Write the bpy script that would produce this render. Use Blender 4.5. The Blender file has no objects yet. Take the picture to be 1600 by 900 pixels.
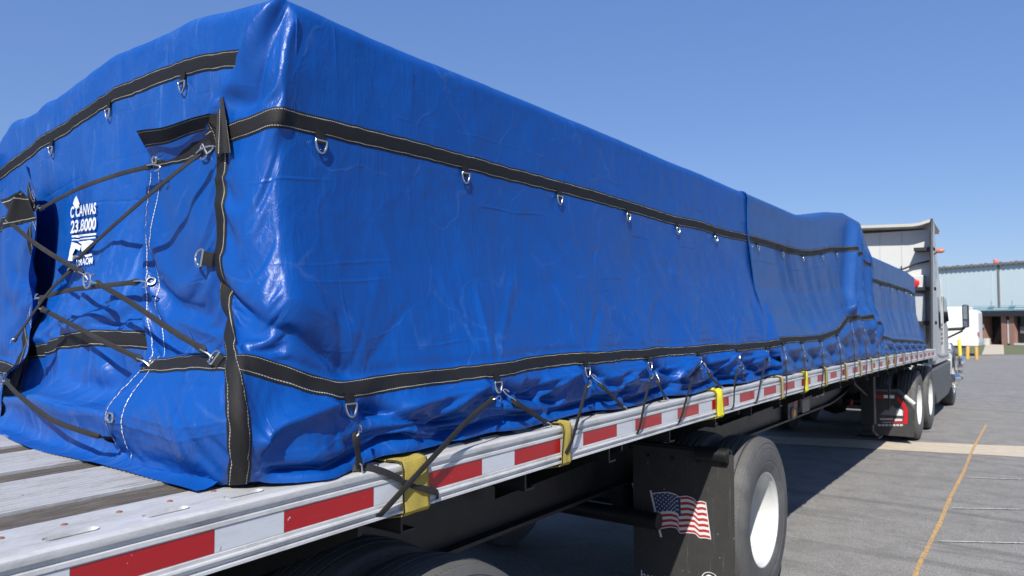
import bpy, bmesh, math, random
import numpy as np
from mathutils import Vector, Matrix, noise as mnoise

random.seed(7)
rng = np.random.default_rng(11)
C = bpy.context.scene.collection
SC = bpy.context.scene

# ------------------------------------------------------------------ camera, sky, sun, exposure
F_PX = 1138.0
THETA = math.atan2(831.0, F_PX)          # yaw to the left of the trailer's long axis (+Y)
PHI = math.atan2(50.0, F_PX)             # slight upward pitch
CAM = Vector((1.455, 0.0, 1.80))
fw = Vector((-math.sin(THETA) * math.cos(PHI), math.cos(THETA) * math.cos(PHI), math.sin(PHI)))
rt = Vector((math.cos(THETA), math.sin(THETA), 0))
up = rt.cross(fw)
cd = bpy.data.cameras.new("camera")
cam = bpy.data.objects.new("camera", cd); C.objects.link(cam)
m = Matrix((rt, up, -fw)).transposed().to_4x4(); m.translation = CAM
cam.matrix_world = m
cd.sensor_width = 36; cd.lens = F_PX / 1600 * 36
cd.clip_start = 0.05; cd.clip_end = 2000
cd.dof.use_dof = True; cd.dof.focus_distance = 2.3; cd.dof.aperture_fstop = 7.0
SC.camera = cam

SUN_TRAVEL = Vector((-0.40, 1.0, -1.02)).normalized()
sdir = -SUN_TRAVEL
elev = math.asin(sdir.z); azim = math.atan2(sdir.x, sdir.y)
w = bpy.data.worlds.new("World"); SC.world = w; w.use_nodes = True
nt = w.node_tree; nt.nodes.clear()
sky = nt.nodes.new('ShaderNodeTexSky'); sky.sky_type = 'NISHITA'; sky.sun_disc = False
sky.sun_elevation = elev; sky.sun_rotation = azim
sky.altitude = 100; sky.air_density = 1.0; sky.dust_density = 0.5; sky.ozone_density = 3.0
bg = nt.nodes.new('ShaderNodeBackground'); bg.inputs[1].default_value = 0.088
wo = nt.nodes.new('ShaderNodeOutputWorld')
mxs = nt.nodes.new('ShaderNodeMix'); mxs.data_type = 'RGBA'; mxs.inputs[0].default_value = 0.45
nt.links.new(sky.outputs[0], mxs.inputs[6]); mxs.inputs[7].default_value = (1.25, 2.62, 7.0, 1)
nt.links.new(mxs.outputs[2], bg.inputs[0]); nt.links.new(bg.outputs[0], wo.inputs[0])
sl = bpy.data.lights.new("sun", 'SUN'); sl.energy = 5.0; sl.angle = math.radians(0.53); sl.color = (1, 0.955, 0.88)
so = bpy.data.objects.new("sun", sl); C.objects.link(so)
so.rotation_euler = SUN_TRAVEL.to_track_quat('-Z', 'Y').to_euler(); so.location = (5, -12, 14)
SC.view_settings.view_transform = 'Standard'; SC.view_settings.look = 'None'
SC.view_settings.exposure = 0.40; SC.view_settings.gamma = 1
SC.cycles.max_bounces = 6; SC.cycles.diffuse_bounces = 3; SC.cycles.glossy_bounces = 3

# ------------------------------------------------------------------ survey helpers: a sight line met with a real plane
def ray(u, v):
    return fw + rt * ((u - 800) / F_PX) + up * ((450 - v) / F_PX)
def onX(u, v, X):
    d = ray(u, v); return CAM + d * ((X - CAM.x) / d.x)
def onY(u, v, Y):
    d = ray(u, v); return CAM + d * ((Y - CAM.y) / d.y)
def onZ(u, v, Z=0.0):
    d = ray(u, v); return CAM + d * ((Z - CAM.z) / d.z)

def deckz(Y):
    Y = np.asarray(Y, float)
    k = np.where(Y < 3.7, 0.0023, 0.00087)
    return 1.80 - (0.39 + k * (Y - 3.7) ** 2)
def dz(Y): return float(deckz(Y))

# ------------------------------------------------------------------ node / material helpers
def mat(name):
    m = bpy.data.materials.new(name); m.use_nodes = True
    nt = m.node_tree; b = nt.nodes['Principled BSDF']
    return m, nt, b
def N(nt, t, **kw):
    n = nt.nodes.new(t)
    for k, v in kw.items():
        if k.startswith('i_'): n.inputs[k[2:].replace('_', ' ')].default_value = v
        elif k.startswith('n_'): n.inputs[int(k[2:])].default_value = v
        else: setattr(n, k, v)
    return n
def L(nt, a, b): nt.links.new(a, b)
def math_(nt, op, a, b=None, c=None, clamp=False):
    n = nt.nodes.new('ShaderNodeMath'); n.operation = op; n.use_clamp = clamp
    for i, x in enumerate((a, b, c)):
        if x is None: continue
        if isinstance(x, (int, float)): n.inputs[i].default_value = x
        else: nt.links.new(x, n.inputs[i])
    return n.outputs[0]
def mix(nt, fac, a, b):
    n = nt.nodes.new('ShaderNodeMix'); n.data_type = 'RGBA'
    for i, x in ((0, fac), (6, a), (7, b)):
        if isinstance(x, (int, float)): n.inputs[i].default_value = x
        elif isinstance(x, (tuple, list)): n.inputs[i].default_value = (*x[:3], 1)
        else: nt.links.new(x, n.inputs[i])
    return n.outputs[2]
def ramp(nt, fac, pts):
    n = nt.nodes.new('ShaderNodeValToRGB'); nt.links.new(fac, n.inputs[0])
    e = n.color_ramp.elements
    while len(e) < len(pts): e.new(0.5)
    for i, (p, c) in enumerate(pts):
        e[i].position = p; e[i].color = (c, c, c, 1) if isinstance(c, (int, float)) else (*c, 1)
    return n.outputs[0]
def noise(nt, scale, detail=4, rough=0.55, vec=None, dist=0):
    n = nt.nodes.new('ShaderNodeTexNoise'); n.inputs['Scale'].default_value = scale
    n.inputs['Detail'].default_value = detail; n.inputs['Roughness'].default_value = rough
    n.inputs['Distortion'].default_value = dist
    if vec is not None: nt.links.new(vec, n.inputs['Vector'])
    return n.outputs[0]
def mapping(nt, vec, scale=(1, 1, 1), rot=(0, 0, 0), loc=(0, 0, 0)):
    n = nt.nodes.new('ShaderNodeMapping'); nt.links.new(vec, n.inputs[0])
    n.inputs['Scale'].default_value = scale; n.inputs['Rotation'].default_value = rot; n.inputs['Location'].default_value = loc
    return n.outputs[0]
def tc(nt, out='Object'):
    return nt.nodes.new('ShaderNodeTexCoord').outputs[out]
def bump(nt, b, h, strength=0.3, dist=0.01):
    n = nt.nodes.new('ShaderNodeBump'); n.inputs['Strength'].default_value = strength; n.inputs['Distance'].default_value = dist
    nt.links.new(h, n.inputs['Height']); nt.links.new(n.outputs[0], b.inputs['Normal']); return n
def simple(name, col, rough=0.5, metal=0.0, var=0.15, scale=12, bmp=0.0, bscale=60, spec=0.5, dirt=None):
    m, nt, b = mat(name)
    v = noise(nt, scale, 5, 0.6, tc(nt))
    c2 = tuple(x * (1 - var) for x in col); c1 = tuple(min(1, x * (1 + var)) for x in col)
    c = mix(nt, v, c2, c1)
    if dirt:
        d = ramp(nt, noise(nt, 3.1, 8, 0.7, tc(nt)), [(0.52, 0.0), (0.75, 1.0)])
        c = mix(nt, math_(nt, 'MULTIPLY', d, 0.55), c, dirt)
    L(nt, c, b.inputs['Base Color'])
    b.inputs['Metallic'].default_value = metal; b.inputs['Specular IOR Level'].default_value = spec
    r = math_(nt, 'MULTIPLY_ADD', noise(nt, scale * 2.3, 4, 0.6, tc(nt)), 0.25, rough - 0.12)
    L(nt, r, b.inputs['Roughness'])
    if bmp: bump(nt, b, noise(nt, bscale, 5, 0.6, tc(nt)), bmp, 0.004)
    return m
M = {}

def make_tarp(name, base, seam=None, scuff=0.25):
    m, nt, b = mat(name)
    uv = tc(nt, 'UV')
    big = noise(nt, 1.3, 4, 0.6, uv)
    col = mix(nt, big, tuple(x * 0.93 for x in base), tuple(x * 1.07 for x in base))
    # pale dusty scuffs and crease lines: wear with a shape of its own
    w1 = mapping(nt, uv, (7, 1.6, 1), (0, 0, 0.35))
    scr = ramp(nt, noise(nt, 2.2, 9, 0.72, w1, 0.6), [(0.56, 0), (0.80, 1)])
    vo = N(nt, 'ShaderNodeTexVoronoi', feature='DISTANCE_TO_EDGE'); vo.inputs['Scale'].default_value = 2.6
    wv = nt.nodes.new('ShaderNodeVectorMath'); wv.operation = 'ADD'
    nz = N(nt, 'ShaderNodeTexNoise'); nz.inputs['Scale'].default_value = 3.0; nz.inputs['Detail'].default_value = 3
    sc_ = nt.nodes.new('ShaderNodeVectorMath'); sc_.operation = 'SCALE'; sc_.inputs['Scale'].default_value = 0.35
    L(nt, uv, nz.inputs['Vector']); L(nt, nz.outputs['Color'], sc_.inputs[0]); L(nt, uv, wv.inputs[0]); L(nt, sc_.outputs[0], wv.inputs[1])
    L(nt, wv.outputs[0], vo.inputs['Vector'])
    crease = ramp(nt, vo.outputs['Distance'], [(0.0, 1), (0.022, 0)])
    dust = ramp(nt, noise(nt, 5.0, 8, 0.75, uv), [(0.45, 0), (0.85, 1)])
    pale = (base[0] + 0.13, base[1] + 0.17, min(1, base[2] + 0.20))
    f = math_(nt, 'ADD', math_(nt, 'MULTIPLY', scr, scuff), math_(nt, 'MULTIPLY', dust, scuff * 0.35))
    f = math_(nt, 'ADD', f, math_(nt, 'MULTIPLY', math_(nt, 'MULTIPLY', crease, dust), 0.35), clamp=True)
    col = mix(nt, f, col, pale)
    speck = ramp(nt, noise(nt, 160, 2, 0.5, uv), [(0.80, 0), (0.84, 1)])
    col = mix(nt, math_(nt, 'MULTIPLY', speck, 0.35), col, (0.5, 0.52, 0.55))
    L(nt, col, b.inputs['Base Color'])
    r = math_(nt, 'MULTIPLY_ADD', noise(nt, 6, 5, 0.6, uv), 0.12, 0.31)
    r = math_(nt, 'MULTIPLY_ADD', f, 0.25, r)
    L(nt, r, b.inputs['Roughness'])
    b.inputs['Specular IOR Level'].default_value = 0.36
    # small crinkles of coated fabric + fold-line creases + weave
    c1 = noise(nt, 9, 6, 0.62, mapping(nt, uv, (1, 0.55, 1), (0, 0, 0.3)), 0.8)
    c1 = math_(nt, 'ABSOLUTE', math_(nt, 'SUBTRACT', c1, 0.5))
    c1 = math_(nt, 'MULTIPLY', math_(nt, 'POWER', c1, 0.6), -0.6)
    h = math_(nt, 'MULTIPLY_ADD', crease, 0.10, math_(nt, 'MULTIPLY', c1, 0.6))
    h = math_(nt, 'MULTIPLY_ADD', noise(nt, 38, 5, 0.6, uv), 0.10, h)
    h = math_(nt, 'MULTIPLY_ADD', noise(nt, 3.1, 3, 0.5, uv), 0.8, h)
    # long straight creases where the cover was folded for storage
    sp_ = N(nt, 'ShaderNodeSeparateXYZ'); wob = math_(nt, 'MULTIPLY', math_(nt, 'SUBTRACT', noise(nt, 1.1, 3, 0.5, uv), 0.5), 0.10)
    fold = None
    for ax_, per, ph in ((1, 0.235, 0.03), (0, 0.61, 0.2), (1, 0.40, 0.17)):
        q_ = math_(nt, 'FRACT', math_(nt, 'ADD', math_(nt, 'DIVIDE', math_(nt, 'ADD', sp_.outputs[ax_], wob), per), ph))
        ln = math_(nt, 'MAXIMUM', math_(nt, 'SUBTRACT', 1.0, math_(nt, 'DIVIDE', math_(nt, 'ABSOLUTE', math_(nt, 'SUBTRACT', q_, 0.5)), 0.006 / per)), 0.0)
        ln = math_(nt, 'MULTIPLY', ln, ramp(nt, noise(nt, 1.7 + per, 3, 0.5, uv), [(0.46, 0), (0.60, 1)]))
        fold = ln if fold is None else math_(nt, 'ADD', fold, ln)
    L(nt, uv, sp_.inputs[0])
    h = math_(nt, 'MULTIPLY_ADD', fold, 0.22, h)
    # sharp little kinks, denser in patches
    vk = N(nt, 'ShaderNodeTexVoronoi', feature='F1'); vk.inputs['Scale'].default_value = 7.5; L(nt, mapping(nt, wv.outputs[0], (1, .6, 1), (0, 0, .5)), vk.inputs['Vector'])
    kk = math_(nt, 'MULTIPLY', vk.outputs['Distance'], ramp(nt, noise(nt, 1.9, 3, 0.5, uv), [(0.42, 0.0), (0.65, 0.8)]))
    h = math_(nt, 'MULTIPLY_ADD', kk, 0.55, h)
    # fine pulled wrinkles running up the cover, in patches
    w2 = mapping(nt, uv, (11, 1.1, 1), (0, 0, 0.22)); w3 = mapping(nt, uv, (16, 1.6, 1), (0, 0, -0.16))
    r1 = math_(nt, 'ABSOLUTE', math_(nt, 'SUBTRACT', noise(nt, 1.0, 3, 0.55, w2, 0.3), 0.5))
    r2 = math_(nt, 'ABSOLUTE', math_(nt, 'SUBTRACT', noise(nt, 1.0, 3, 0.55, w3, 0.3), 0.5))
    pm = ramp(nt, noise(nt, 0.9, 3, 0.6, mapping(nt, uv, (1, 1, 1), (0, 0, 0), (3.3, 1.7, 0))), [(0.45, 0.0), (0.66, 1.0)])
    ww = math_(nt, 'MULTIPLY', math_(nt, 'ADD', math_(nt, 'POWER', r1, 0.5), math_(nt, 'POWER', r2, 0.5)), pm)
    h = math_(nt, 'MULTIPLY_ADD', ww, -0.5, h)
    bump(nt, b, h, 0.6, 0.013)
    return m
M['tarp'] = make_tarp('blue_vinyl', (0.0012, 0.059, 0.285), scuff=0.07)
M['tarp_worn'] = make_tarp('blue_vinyl_worn', (0.0025, 0.066, 0.31), scuff=0.55)
M['tarp_far'] = make_tarp('blue_vinyl_matte', (0.012, 0.064, 0.235), scuff=0.2)

def make_band(name, wid=0.052):
    """black webbing; UV = (metres along, 0..1 across)"""
    m, nt, b = mat(name)
    uv = tc(nt, 'UV'); sep = N(nt, 'ShaderNodeSeparateXYZ'); L(nt, uv, sep.inputs[0])
    u_, v_ = sep.outputs[0], sep.outputs[1]
    wob = math_(nt, 'MULTIPLY', math_(nt, 'SUBTRACT', noise(nt, 14, 2, 0.5, uv), 0.5), 0.05)
    vv = math_(nt, 'ADD', v_, wob)
    d = math_(nt, 'ABSOLUTE', math_(nt, 'SUBTRACT', math_(nt, 'ABSOLUTE', math_(nt, 'SUBTRACT', vv, 0.5)), 0.375))
    line = math_(nt, 'LESS_THAN', d, 0.016)
    dash = math_(nt, 'LESS_THAN', math_(nt, 'FRACT', math_(nt, 'MULTIPLY', u_, 150.0)), 0.74)
    st = math_(nt, 'MULTIPLY', line, dash)
    fleck = ramp(nt, noise(nt, 420, 2, 0.6, uv), [(0.66, 0), (0.78, 1)])
    patch = ramp(nt, noise(nt, 4, 4, 0.6, uv), [(0.45, 0.06), (0.7, 0.6)])
    c = mix(nt, noise(nt, 60, 4, 0.6, uv), (0.006, 0.006, 0.007), (0.016, 0.0155, 0.0155))
    c = mix(nt, math_(nt, 'MULTIPLY', fleck, patch), c, (0.32, 0.31, 0.29))
    c = mix(nt, math_(nt, 'MULTIPLY', st, ramp(nt, noise(nt, 9, 4, 0.7, uv), [(0.3, 0.35), (0.6, 1.0)])), c, (0.46, 0.44, 0.40))
    L(nt, c, b.inputs['Base Color']); b.inputs['Roughness'].default_value = 0.6; b.inputs['Specular IOR Level'].default_value = 0.25
    wv = math_(nt, 'SINE', math_(nt, 'MULTIPLY', u_, 2600.0))
    h = math_(nt, 'ADD', math_(nt, 'MULTIPLY', wv, 0.06), math_(nt, 'MULTIPLY', noise(nt, 120, 4, 0.6, uv), 0.5))
    h = math_(nt, 'ADD', h, math_(nt, 'MULTIPLY', line, -0.6))
    bump(nt, b, h, 0.5, 0.003)
    return m
M['band'] = make_band('black_webbing')

def make_rubber(name, col):
    return simple(name, col, 0.62, 0, 0.3, 30, 0.35, 220, dirt=(0.06, 0.056, 0.05), spec=.3)
M['rubber'] = make_rubber('rubber_strap', (0.020, 0.019, 0.018))
M['steel'] = simple('zinc_steel', (0.62, 0.62, 0.60), 0.28, 1.0, 0.15, 60)
M['black_steel'] = simple('black_frame_paint', (0.008, 0.0085, 0.010), 0.45, 0, 0.3, 5, 0.15, 40, dirt=(0.03, 0.028, 0.026))
M['black_plastic'] = simple('black_plastic', (0.02, 0.02, 0.021), 0.5, 0, 0.25, 12)

# aluminium with dirt and scratches
def make_alu(name, base=(0.50, 0.505, 0.51), rough=0.42, streak=(1, 14, 14), dirtc=(0.26, 0.25, 0.23), metal=0.2):
    m, nt, b = mat(name)
    o = tc(nt)
    s1 = noise(nt, 9, 6, 0.65, mapping(nt, o, (streak[1], streak[0], streak[2])))
    c = mix(nt, s1, tuple(x * 0.78 for x in base), tuple(min(1, x * 1.18) for x in base))
    d = ramp(nt, noise(nt, 5.5, 9, 0.75, mapping(nt, o, (2.5, 0.8, 2))), [(0.47, 0), (0.68, 1)])
    c = mix(nt, math_(nt, 'MULTIPLY', d, 0.7), c, dirtc)
    sc2 = ramp(nt, noise(nt, 2.2, 9, 0.8, mapping(nt, o, (60, 3, 60), (0, 0, .1))), [(0.60, 0), (0.66, 1)])
    c = mix(nt, math_(nt, 'MULTIPLY', sc2, 0.5), c, (0.13, 0.125, 0.12))
    sp = ramp(nt, noise(nt, 90, 3, 0.5, o), [(0.70, 0), (0.76, 1)])
    c = mix(nt, math_(nt, 'MULTIPLY', sp, 0.5), c, (0.12, 0.11, 0.10))
    L(nt, c, b.inputs['Base Color']); b.inputs['Metallic'].default_value = metal
    L(nt, math_(nt, 'MULTIPLY_ADD', d, 0.25, math_(nt, 'MULTIPLY_ADD', s1, 0.2, rough - 0.1)), b.inputs['Roughness'])
    h = math_(nt, 'ADD', noise(nt, 55, 6, 0.65, o), math_(nt, 'MULTIPLY', s1, 0.6))
    bump(nt, b, h, 0.22, 0.003)
    return m
M['rail'] = make_alu('rail_aluminium', (0.56, 0.56, 0.555), 0.42)
M['plank'] = make_alu('deck_aluminium', (0.50, 0.50, 0.50), 0.40, (0.6, 22, 10), (0.20, 0.185, 0.165), 0.12)

def make_wood():
    m, nt, b = mat('weathered_deck_wood')
    o = tc(nt)
    g = noise(nt, 7, 9, 0.72, mapping(nt, o, (42, 1.6, 10)), 0.5)
    c = ramp(nt, g, [(0.25, (0.012, 0.010, 0.008)), (0.5, (0.085, 0.070, 0.056)), (0.74, (0.27, 0.245, 0.21))])
    cr = ramp(nt, noise(nt, 4, 8, 0.8, mapping(nt, o, (120, 2.2, 10))), [(0.60, 0), (0.68, 1)])
    c = mix(nt, cr, c, (0.012, 0.01, 0.008))
    L(nt, c, b.inputs['Base Color']); b.inputs['Roughness'].default_value = 0.82
    bump(nt, b, g, 0.7, 0.006)
    return m
M['wood'] = make_wood()

def make_tape(name, col, dark):
    m, nt, b = mat(name)
    o = tc(nt)
    vo = N(nt, 'ShaderNodeTexVoronoi', feature='DISTANCE_TO_EDGE'); vo.inputs['Scale'].default_value = 230; vo.inputs['Randomness'].default_value = 0.0
    L(nt, o, vo.inputs['Vector'])
    cell = ramp(nt, vo.outputs['Distance'], [(0.0, 0), (0.18, 1)])
    c = mix(nt, cell, dark, col)
    g = noise(nt, 20, 7, 0.7, mapping(nt, o, (1, 0.4, 3)))
    c = mix(nt, ramp(nt, g, [(0.52, 0), (0.85, 0.6)]), c, tuple(x * 0.55 for x in col))
    chip = ramp(nt, noise(nt, 34, 5, 0.65, o), [(0.69, 0), (0.70, 1)])
    sm = ramp(nt, noise(nt, 3.5, 9, 0.8, mapping(nt, o, (1, 1, 14))), [(0.55, 0), (0.70, 0.45)])
    c = mix(nt, sm, c, tuple(x * 0.45 + .03 for x in col))
    c = mix(nt, chip, c, (0.55, 0.53, 0.50) if name.startswith('red') else (0.25, 0.24, 0.22))
    L(nt, c, b.inputs['Base Color']); b.inputs['Roughness'].default_value = 0.30
    b.inputs['Coat Weight'].default_value = 0.3
    return m
M['red_tape'] = make_tape('red_reflective', (0.60, 0.010, 0.018), (0.38, 0.006, 0.012))
M['white_tape'] = make_tape('white_reflective', (0.74, 0.75, 0.76), (0.58, 0.60, 0.63))

def make_yellow():
    m, nt, b = mat('yellow_webbing')
    uv = tc(nt, 'UV')
    sep = N(nt, 'ShaderNodeSeparateXYZ'); L(nt, uv, sep.inputs[0])
    a = math_(nt, 'SINE', math_(nt, 'MULTIPLY', math_(nt, 'ADD', sep.outputs[0], sep.outputs[1]), 1100.0))
    a2 = math_(nt, 'SINE', math_(nt, 'MULTIPLY', math_(nt, 'SUBTRACT', sep.outputs[0], sep.outputs[1]), 1100.0))
    wv = math_(nt, 'MULTIPLY', a, a2); b.inputs['Specular IOR Level'].default_value = 0.15
    c = mix(nt, noise(nt, 14, 6, 0.7, uv), (0.58, 0.44, 0.09), (0.86, 0.68, 0.16))
    c = mix(nt, math_(nt, 'MULTIPLY', math_(nt, 'LESS_THAN', wv, -0.25), 0.4), c, (0.22, 0.15, 0.03))
    L(nt, c, b.inputs['Base Color']); b.inputs['Roughness'].default_value = 0.75
    bump(nt, b, math_(nt, 'ADD', wv, noise(nt, 25, 4, 0.6, uv)), 0.8, 0.004); return m
M['yellow'] = make_yellow()
M['tan'] = simple('faded_yellow_webbing', (0.42, 0.34, 0.14), 0.75, 0, 0.3, 60, 0.3, 240)
M['yellow_bright'] = simple('yellow_webbing_new', (0.86, 0.74, 0.02), 0.7, 0, 0.15, 40, 0.2, 200)
M['thread'] = simple('white_thread', (0.7, 0.68, 0.62), 0.8)
M['print'] = simple('white_print', (0.62, 0.66, 0.74), 0.5, 0, 0.2, 30, dirt=(0.10, 0.20, 0.50))

# ------------------------------------------------------------------ object helpers
def link(o, parent=None):
    C.objects.link(o)
    if parent is not None:
        o.parent = parent
        o.matrix_parent_inverse = Matrix.Identity(4)
        o.location = o.location - parent_world(parent)
    return o
def parent_world(p):
    v = Vector((0, 0, 0))
    while p is not None:
        v = v + p.location; p = p.parent
    return v
def thing(name, label, cat, loc=(0, 0, 0), group=None, kind=None):
    o = bpy.data.objects.new(name, None); C.objects.link(o); o.empty_display_size = 0.2
    o.location = loc; o['label'] = label; o['category'] = cat
    if group: o['group'] = group
    if kind: o['kind'] = kind
    return o
def tag(o, label, cat, group=None, kind=None):
    o['label'] = label; o['category'] = cat
    if group: o['group'] = group
    if kind: o['kind'] = kind
    return o
def from_np(name, V, F, m, parent=None, uv=None, smooth=True, mats=None, fm=None):
    """V (n,3) world coordinates, F (k,4) or (k,3)"""
    me = bpy.data.meshes.new(name)
    V = np.asarray(V, np.float32); F = np.asarray(F, np.int32)
    off = np.array(parent_world(parent), np.float32) if parent is not None else np.zeros(3, np.float32)
    me.vertices.add(len(V)); me.vertices.foreach_set('co', (V - off).ravel())
    k = F.shape[1]
    me.loops.add(F.size); me.loops.foreach_set('vertex_index', F.ravel())
    me.polygons.add(len(F)); me.polygons.foreach_set('loop_start', np.arange(0, F.size, k, dtype=np.int32))
    me.polygons.foreach_set('loop_total', np.full(len(F), k, np.int32))
    me.update(calc_edges=True); me.validate()
    if uv is not None:
        l = me.uv_layers.new(name='UVMap'); l.data.foreach_set('uv', np.asarray(uv, np.float32)[F.ravel()].ravel())
    if smooth: me.polygons.foreach_set('use_smooth', np.ones(len(F), bool))
    me.materials.append(m)
    if mats:
        for x in mats: me.materials.append(x)
        me.polygons.foreach_set('material_index', np.asarray(fm, np.int32))
    o = bpy.data.objects.new(name, me); C.objects.link(o)
    if parent is not None: o.parent = parent
    return o
class MB:
    """collects pieces of ONE part"""
    def __init__(s): s.v = []; s.f = []; s.uv = []; s.mi = []
    def add(s, V, F, uv=None, mi=0):
        n = len(s.v); s.v += [tuple(p) for p in V]; s.f += [tuple(i + n for i in f) for f in F]
        s.uv += (list(uv) if uv is not None else [(p[1], p[2]) for p in V]); s.mi += [mi] * len(F)
    def box(s, a, b, mi=0, taper=None):
        x0, y0, z0 = a; x1, y1, z1 = b
        V = [(x0,y0,z0),(x1,y0,z0),(x1,y1,z0),(x0,y1,z0),(x0,y0,z1),(x1,y0,z1),(x1,y1,z1),(x0,y1,z1)]
        s.add(V, [(0,3,2,1),(4,5,6,7),(0,1,5,4),(1,2,6,5),(2,3,7,6),(3,0,4,7)], mi=mi)
    def hexa(s, V, mi=0):
        s.add(V, [(0,3,2,1),(4,5,6,7),(0,1,5,4),(1,2,6,5),(2,3,7,6),(3,0,4,7)], mi=mi)
    def tube(s, pts, r, n=8, mi=0, cap=True):
        pts = [Vector(p) for p in pts]; rr = r if isinstance(r, (list, tuple)) else [r] * len(pts)
        prev = None; rings = []
        for i, p in enumerate(pts):
            t = (pts[min(i + 1, len(pts) - 1)] - pts[max(i - 1, 0)]).normalized()
            if prev is None:
                a = Vector((0, 0, 1)) if abs(t.z) < 0.9 else Vector((1, 0, 0)); x = t.cross(a).normalized()
            else: x = (prev - t * prev.dot(t)).normalized()
            prev = x; y = t.cross(x)
            rings.append([p + (x * math.cos(2*math.pi*k/n) + y * math.sin(2*math.pi*k/n)) * rr[i] for k in range(n)])
        V = [q for rg in rings for q in rg]; F = []
        for i in range(len(pts) - 1):
            for k in range(n): F.append((i*n+k, i*n+(k+1)%n, (i+1)*n+(k+1)%n, (i+1)*n+k))
        if cap: F.append(tuple(reversed(range(n)))); F.append(tuple(range((len(pts)-1)*n, len(pts)*n)))
        s.add(V, F, mi=mi)
    def lathe(s, prof, c, axis='X', n=48, mi=0, closed=False):
        """prof: (a along axis, radius)"""
        V = []; F = []; k = len(prof)
        for j in range(n):
            t = 2*math.pi*j/n
            for a, r in prof:
                if axis == 'X': V.append((c[0]+a, c[1]+r*math.cos(t), c[2]+r*math.sin(t)))
                elif axis == 'Y': V.append((c[0]+r*math.cos(t), c[1]+a, c[2]+r*math.sin(t)))
                else: V.append((c[0]+r*math.cos(t), c[1]+r*math.sin(t), c[2]+a))
        for j in range(n):
            j2 = (j+1) % n
            for i in range(k if closed else k-1):
                i2 = (i+1) % k
                F.append((j*k+i, j2*k+i, j2*k+i2, j*k+i2))
        s.add(V, F, mi=mi)
    def prism(s, poly, axis, a0, a1, mi=0):
        """poly in the two other axes (ordered), extruded from a0 to a1"""
        def P(p, a):
            if axis == 'X': return (a, p[0], p[1])
            if axis == 'Y': return (p[0], a, p[1])
            return (p[0], p[1], a)
        n = len(poly); V = [P(p, a0) for p in poly] + [P(p, a1) for p in poly]
        F = [tuple(range(n)), tuple(reversed(range(n, 2*n)))] + [(i, n+i, n+(i+1)%n, (i+1)%n) for i in range(n)]
        s.add(V, F, mi=mi)
    def build(s, name, m, parent=None, smooth=False, mats=None, bevel=0, fix=True, auto=True):
        me = bpy.data.meshes.new(name)
        off = parent_world(parent) if parent is not None else Vector((0, 0, 0))
        me.from_pydata([Vector(p) - off for p in s.v], [], s.f)
        l = me.uv_layers.new(name='UVMap')
        vi = np.zeros(len(me.loops), np.int32); me.loops.foreach_get('vertex_index', vi)
        l.data.foreach_set('uv', np.array(s.uv, np.float32)[vi].ravel())
        me.materials.append(m)
        if mats:
            for x in mats: me.materials.append(x)
            me.polygons.foreach_set('material_index', np.array(s.mi, np.int32))
        if fix:
            bm = bmesh.new(); bm.from_mesh(me); bmesh.ops.recalc_face_normals(bm, faces=bm.faces); bm.to_mesh(me); bm.free()
        if smooth:
            me.polygons.foreach_set('use_smooth', np.ones(len(me.polygons), bool))
            if auto: me.set_sharp_from_angle(angle=math.radians(38))
        o = bpy.data.objects.new(name, me); C.objects.link(o)
        if parent is not None: o.parent = parent
        if bevel:
            bv = o.modifiers.new('bevel', 'BEVEL'); bv.width = bevel; bv.segments = 2; bv.limit_method = 'ANGLE'; bv.angle_limit = math.radians(35)
        return o
def text_mesh(txt, size, bold=0.0, shear=0.0, sx=1.0):
    """returns (verts2d, faces) of text laid out from the origin"""
    cu = bpy.data.curves.new('t', 'FONT'); cu.body = txt; cu.size = size; cu.offset = bold; cu.shear = shear; cu.resolution_u = 4
    o = bpy.data.objects.new('t', cu); C.objects.link(o)
    dg = bpy.context.evaluated_depsgraph_get(); me = bpy.data.meshes.new_from_object(o.evaluated_get(dg))
    V = [(v.co.x * sx, v.co.y) for v in me.vertices]; F = [tuple(p.vertices) for p in me.polygons]
    bpy.data.objects.remove(o); bpy.data.curves.remove(cu); bpy.data.meshes.remove(me)
    return V, F

# ------------------------------------------------------------------ cloth: mapped to shape, then relaxed so that slack buckles into real folds
def tps(src, dst, q, lam=1e-4, kv=1.6):
    """thin plate interpolation of dst (n,3) given at src (n,2), evaluated at q (...,2)"""
    src = np.array(src, float); dst = np.array(dst, float)
    def U(r2): return 0.5 * r2 * np.log(r2 + 1e-9)
    n = len(src)
    K = U(((src[:, None] - src[None]) ** 2).sum(-1)) + lam * np.eye(n)
    Pm = np.c_[np.ones(n), src]
    A = np.block([[K, Pm], [Pm.T, np.zeros((3, 3))]])
    wgt = np.linalg.solve(A, np.r_[dst, np.zeros((3, 3))])
    sh = q.shape[:-1]; qq = q.reshape(-1, 2)
    out = U(((qq[:, None] - src[None]) ** 2).sum(-1)) @ wgt[:n] + np.c_[np.ones(len(qq)), qq] @ wgt[n:]
    return out.reshape(*sh, 3)

def normals(P):
    du = np.gradient(P, axis=1); dv = np.gradient(P, axis=0)
    n = np.cross(du, dv); return n / (np.linalg.norm(n, axis=-1, keepdims=True) + 1e-12)

def flat(d, hw=0.022, soft=0.014): return np.clip(1 - (np.abs(d) - hw) / soft, 0, 1)

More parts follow.
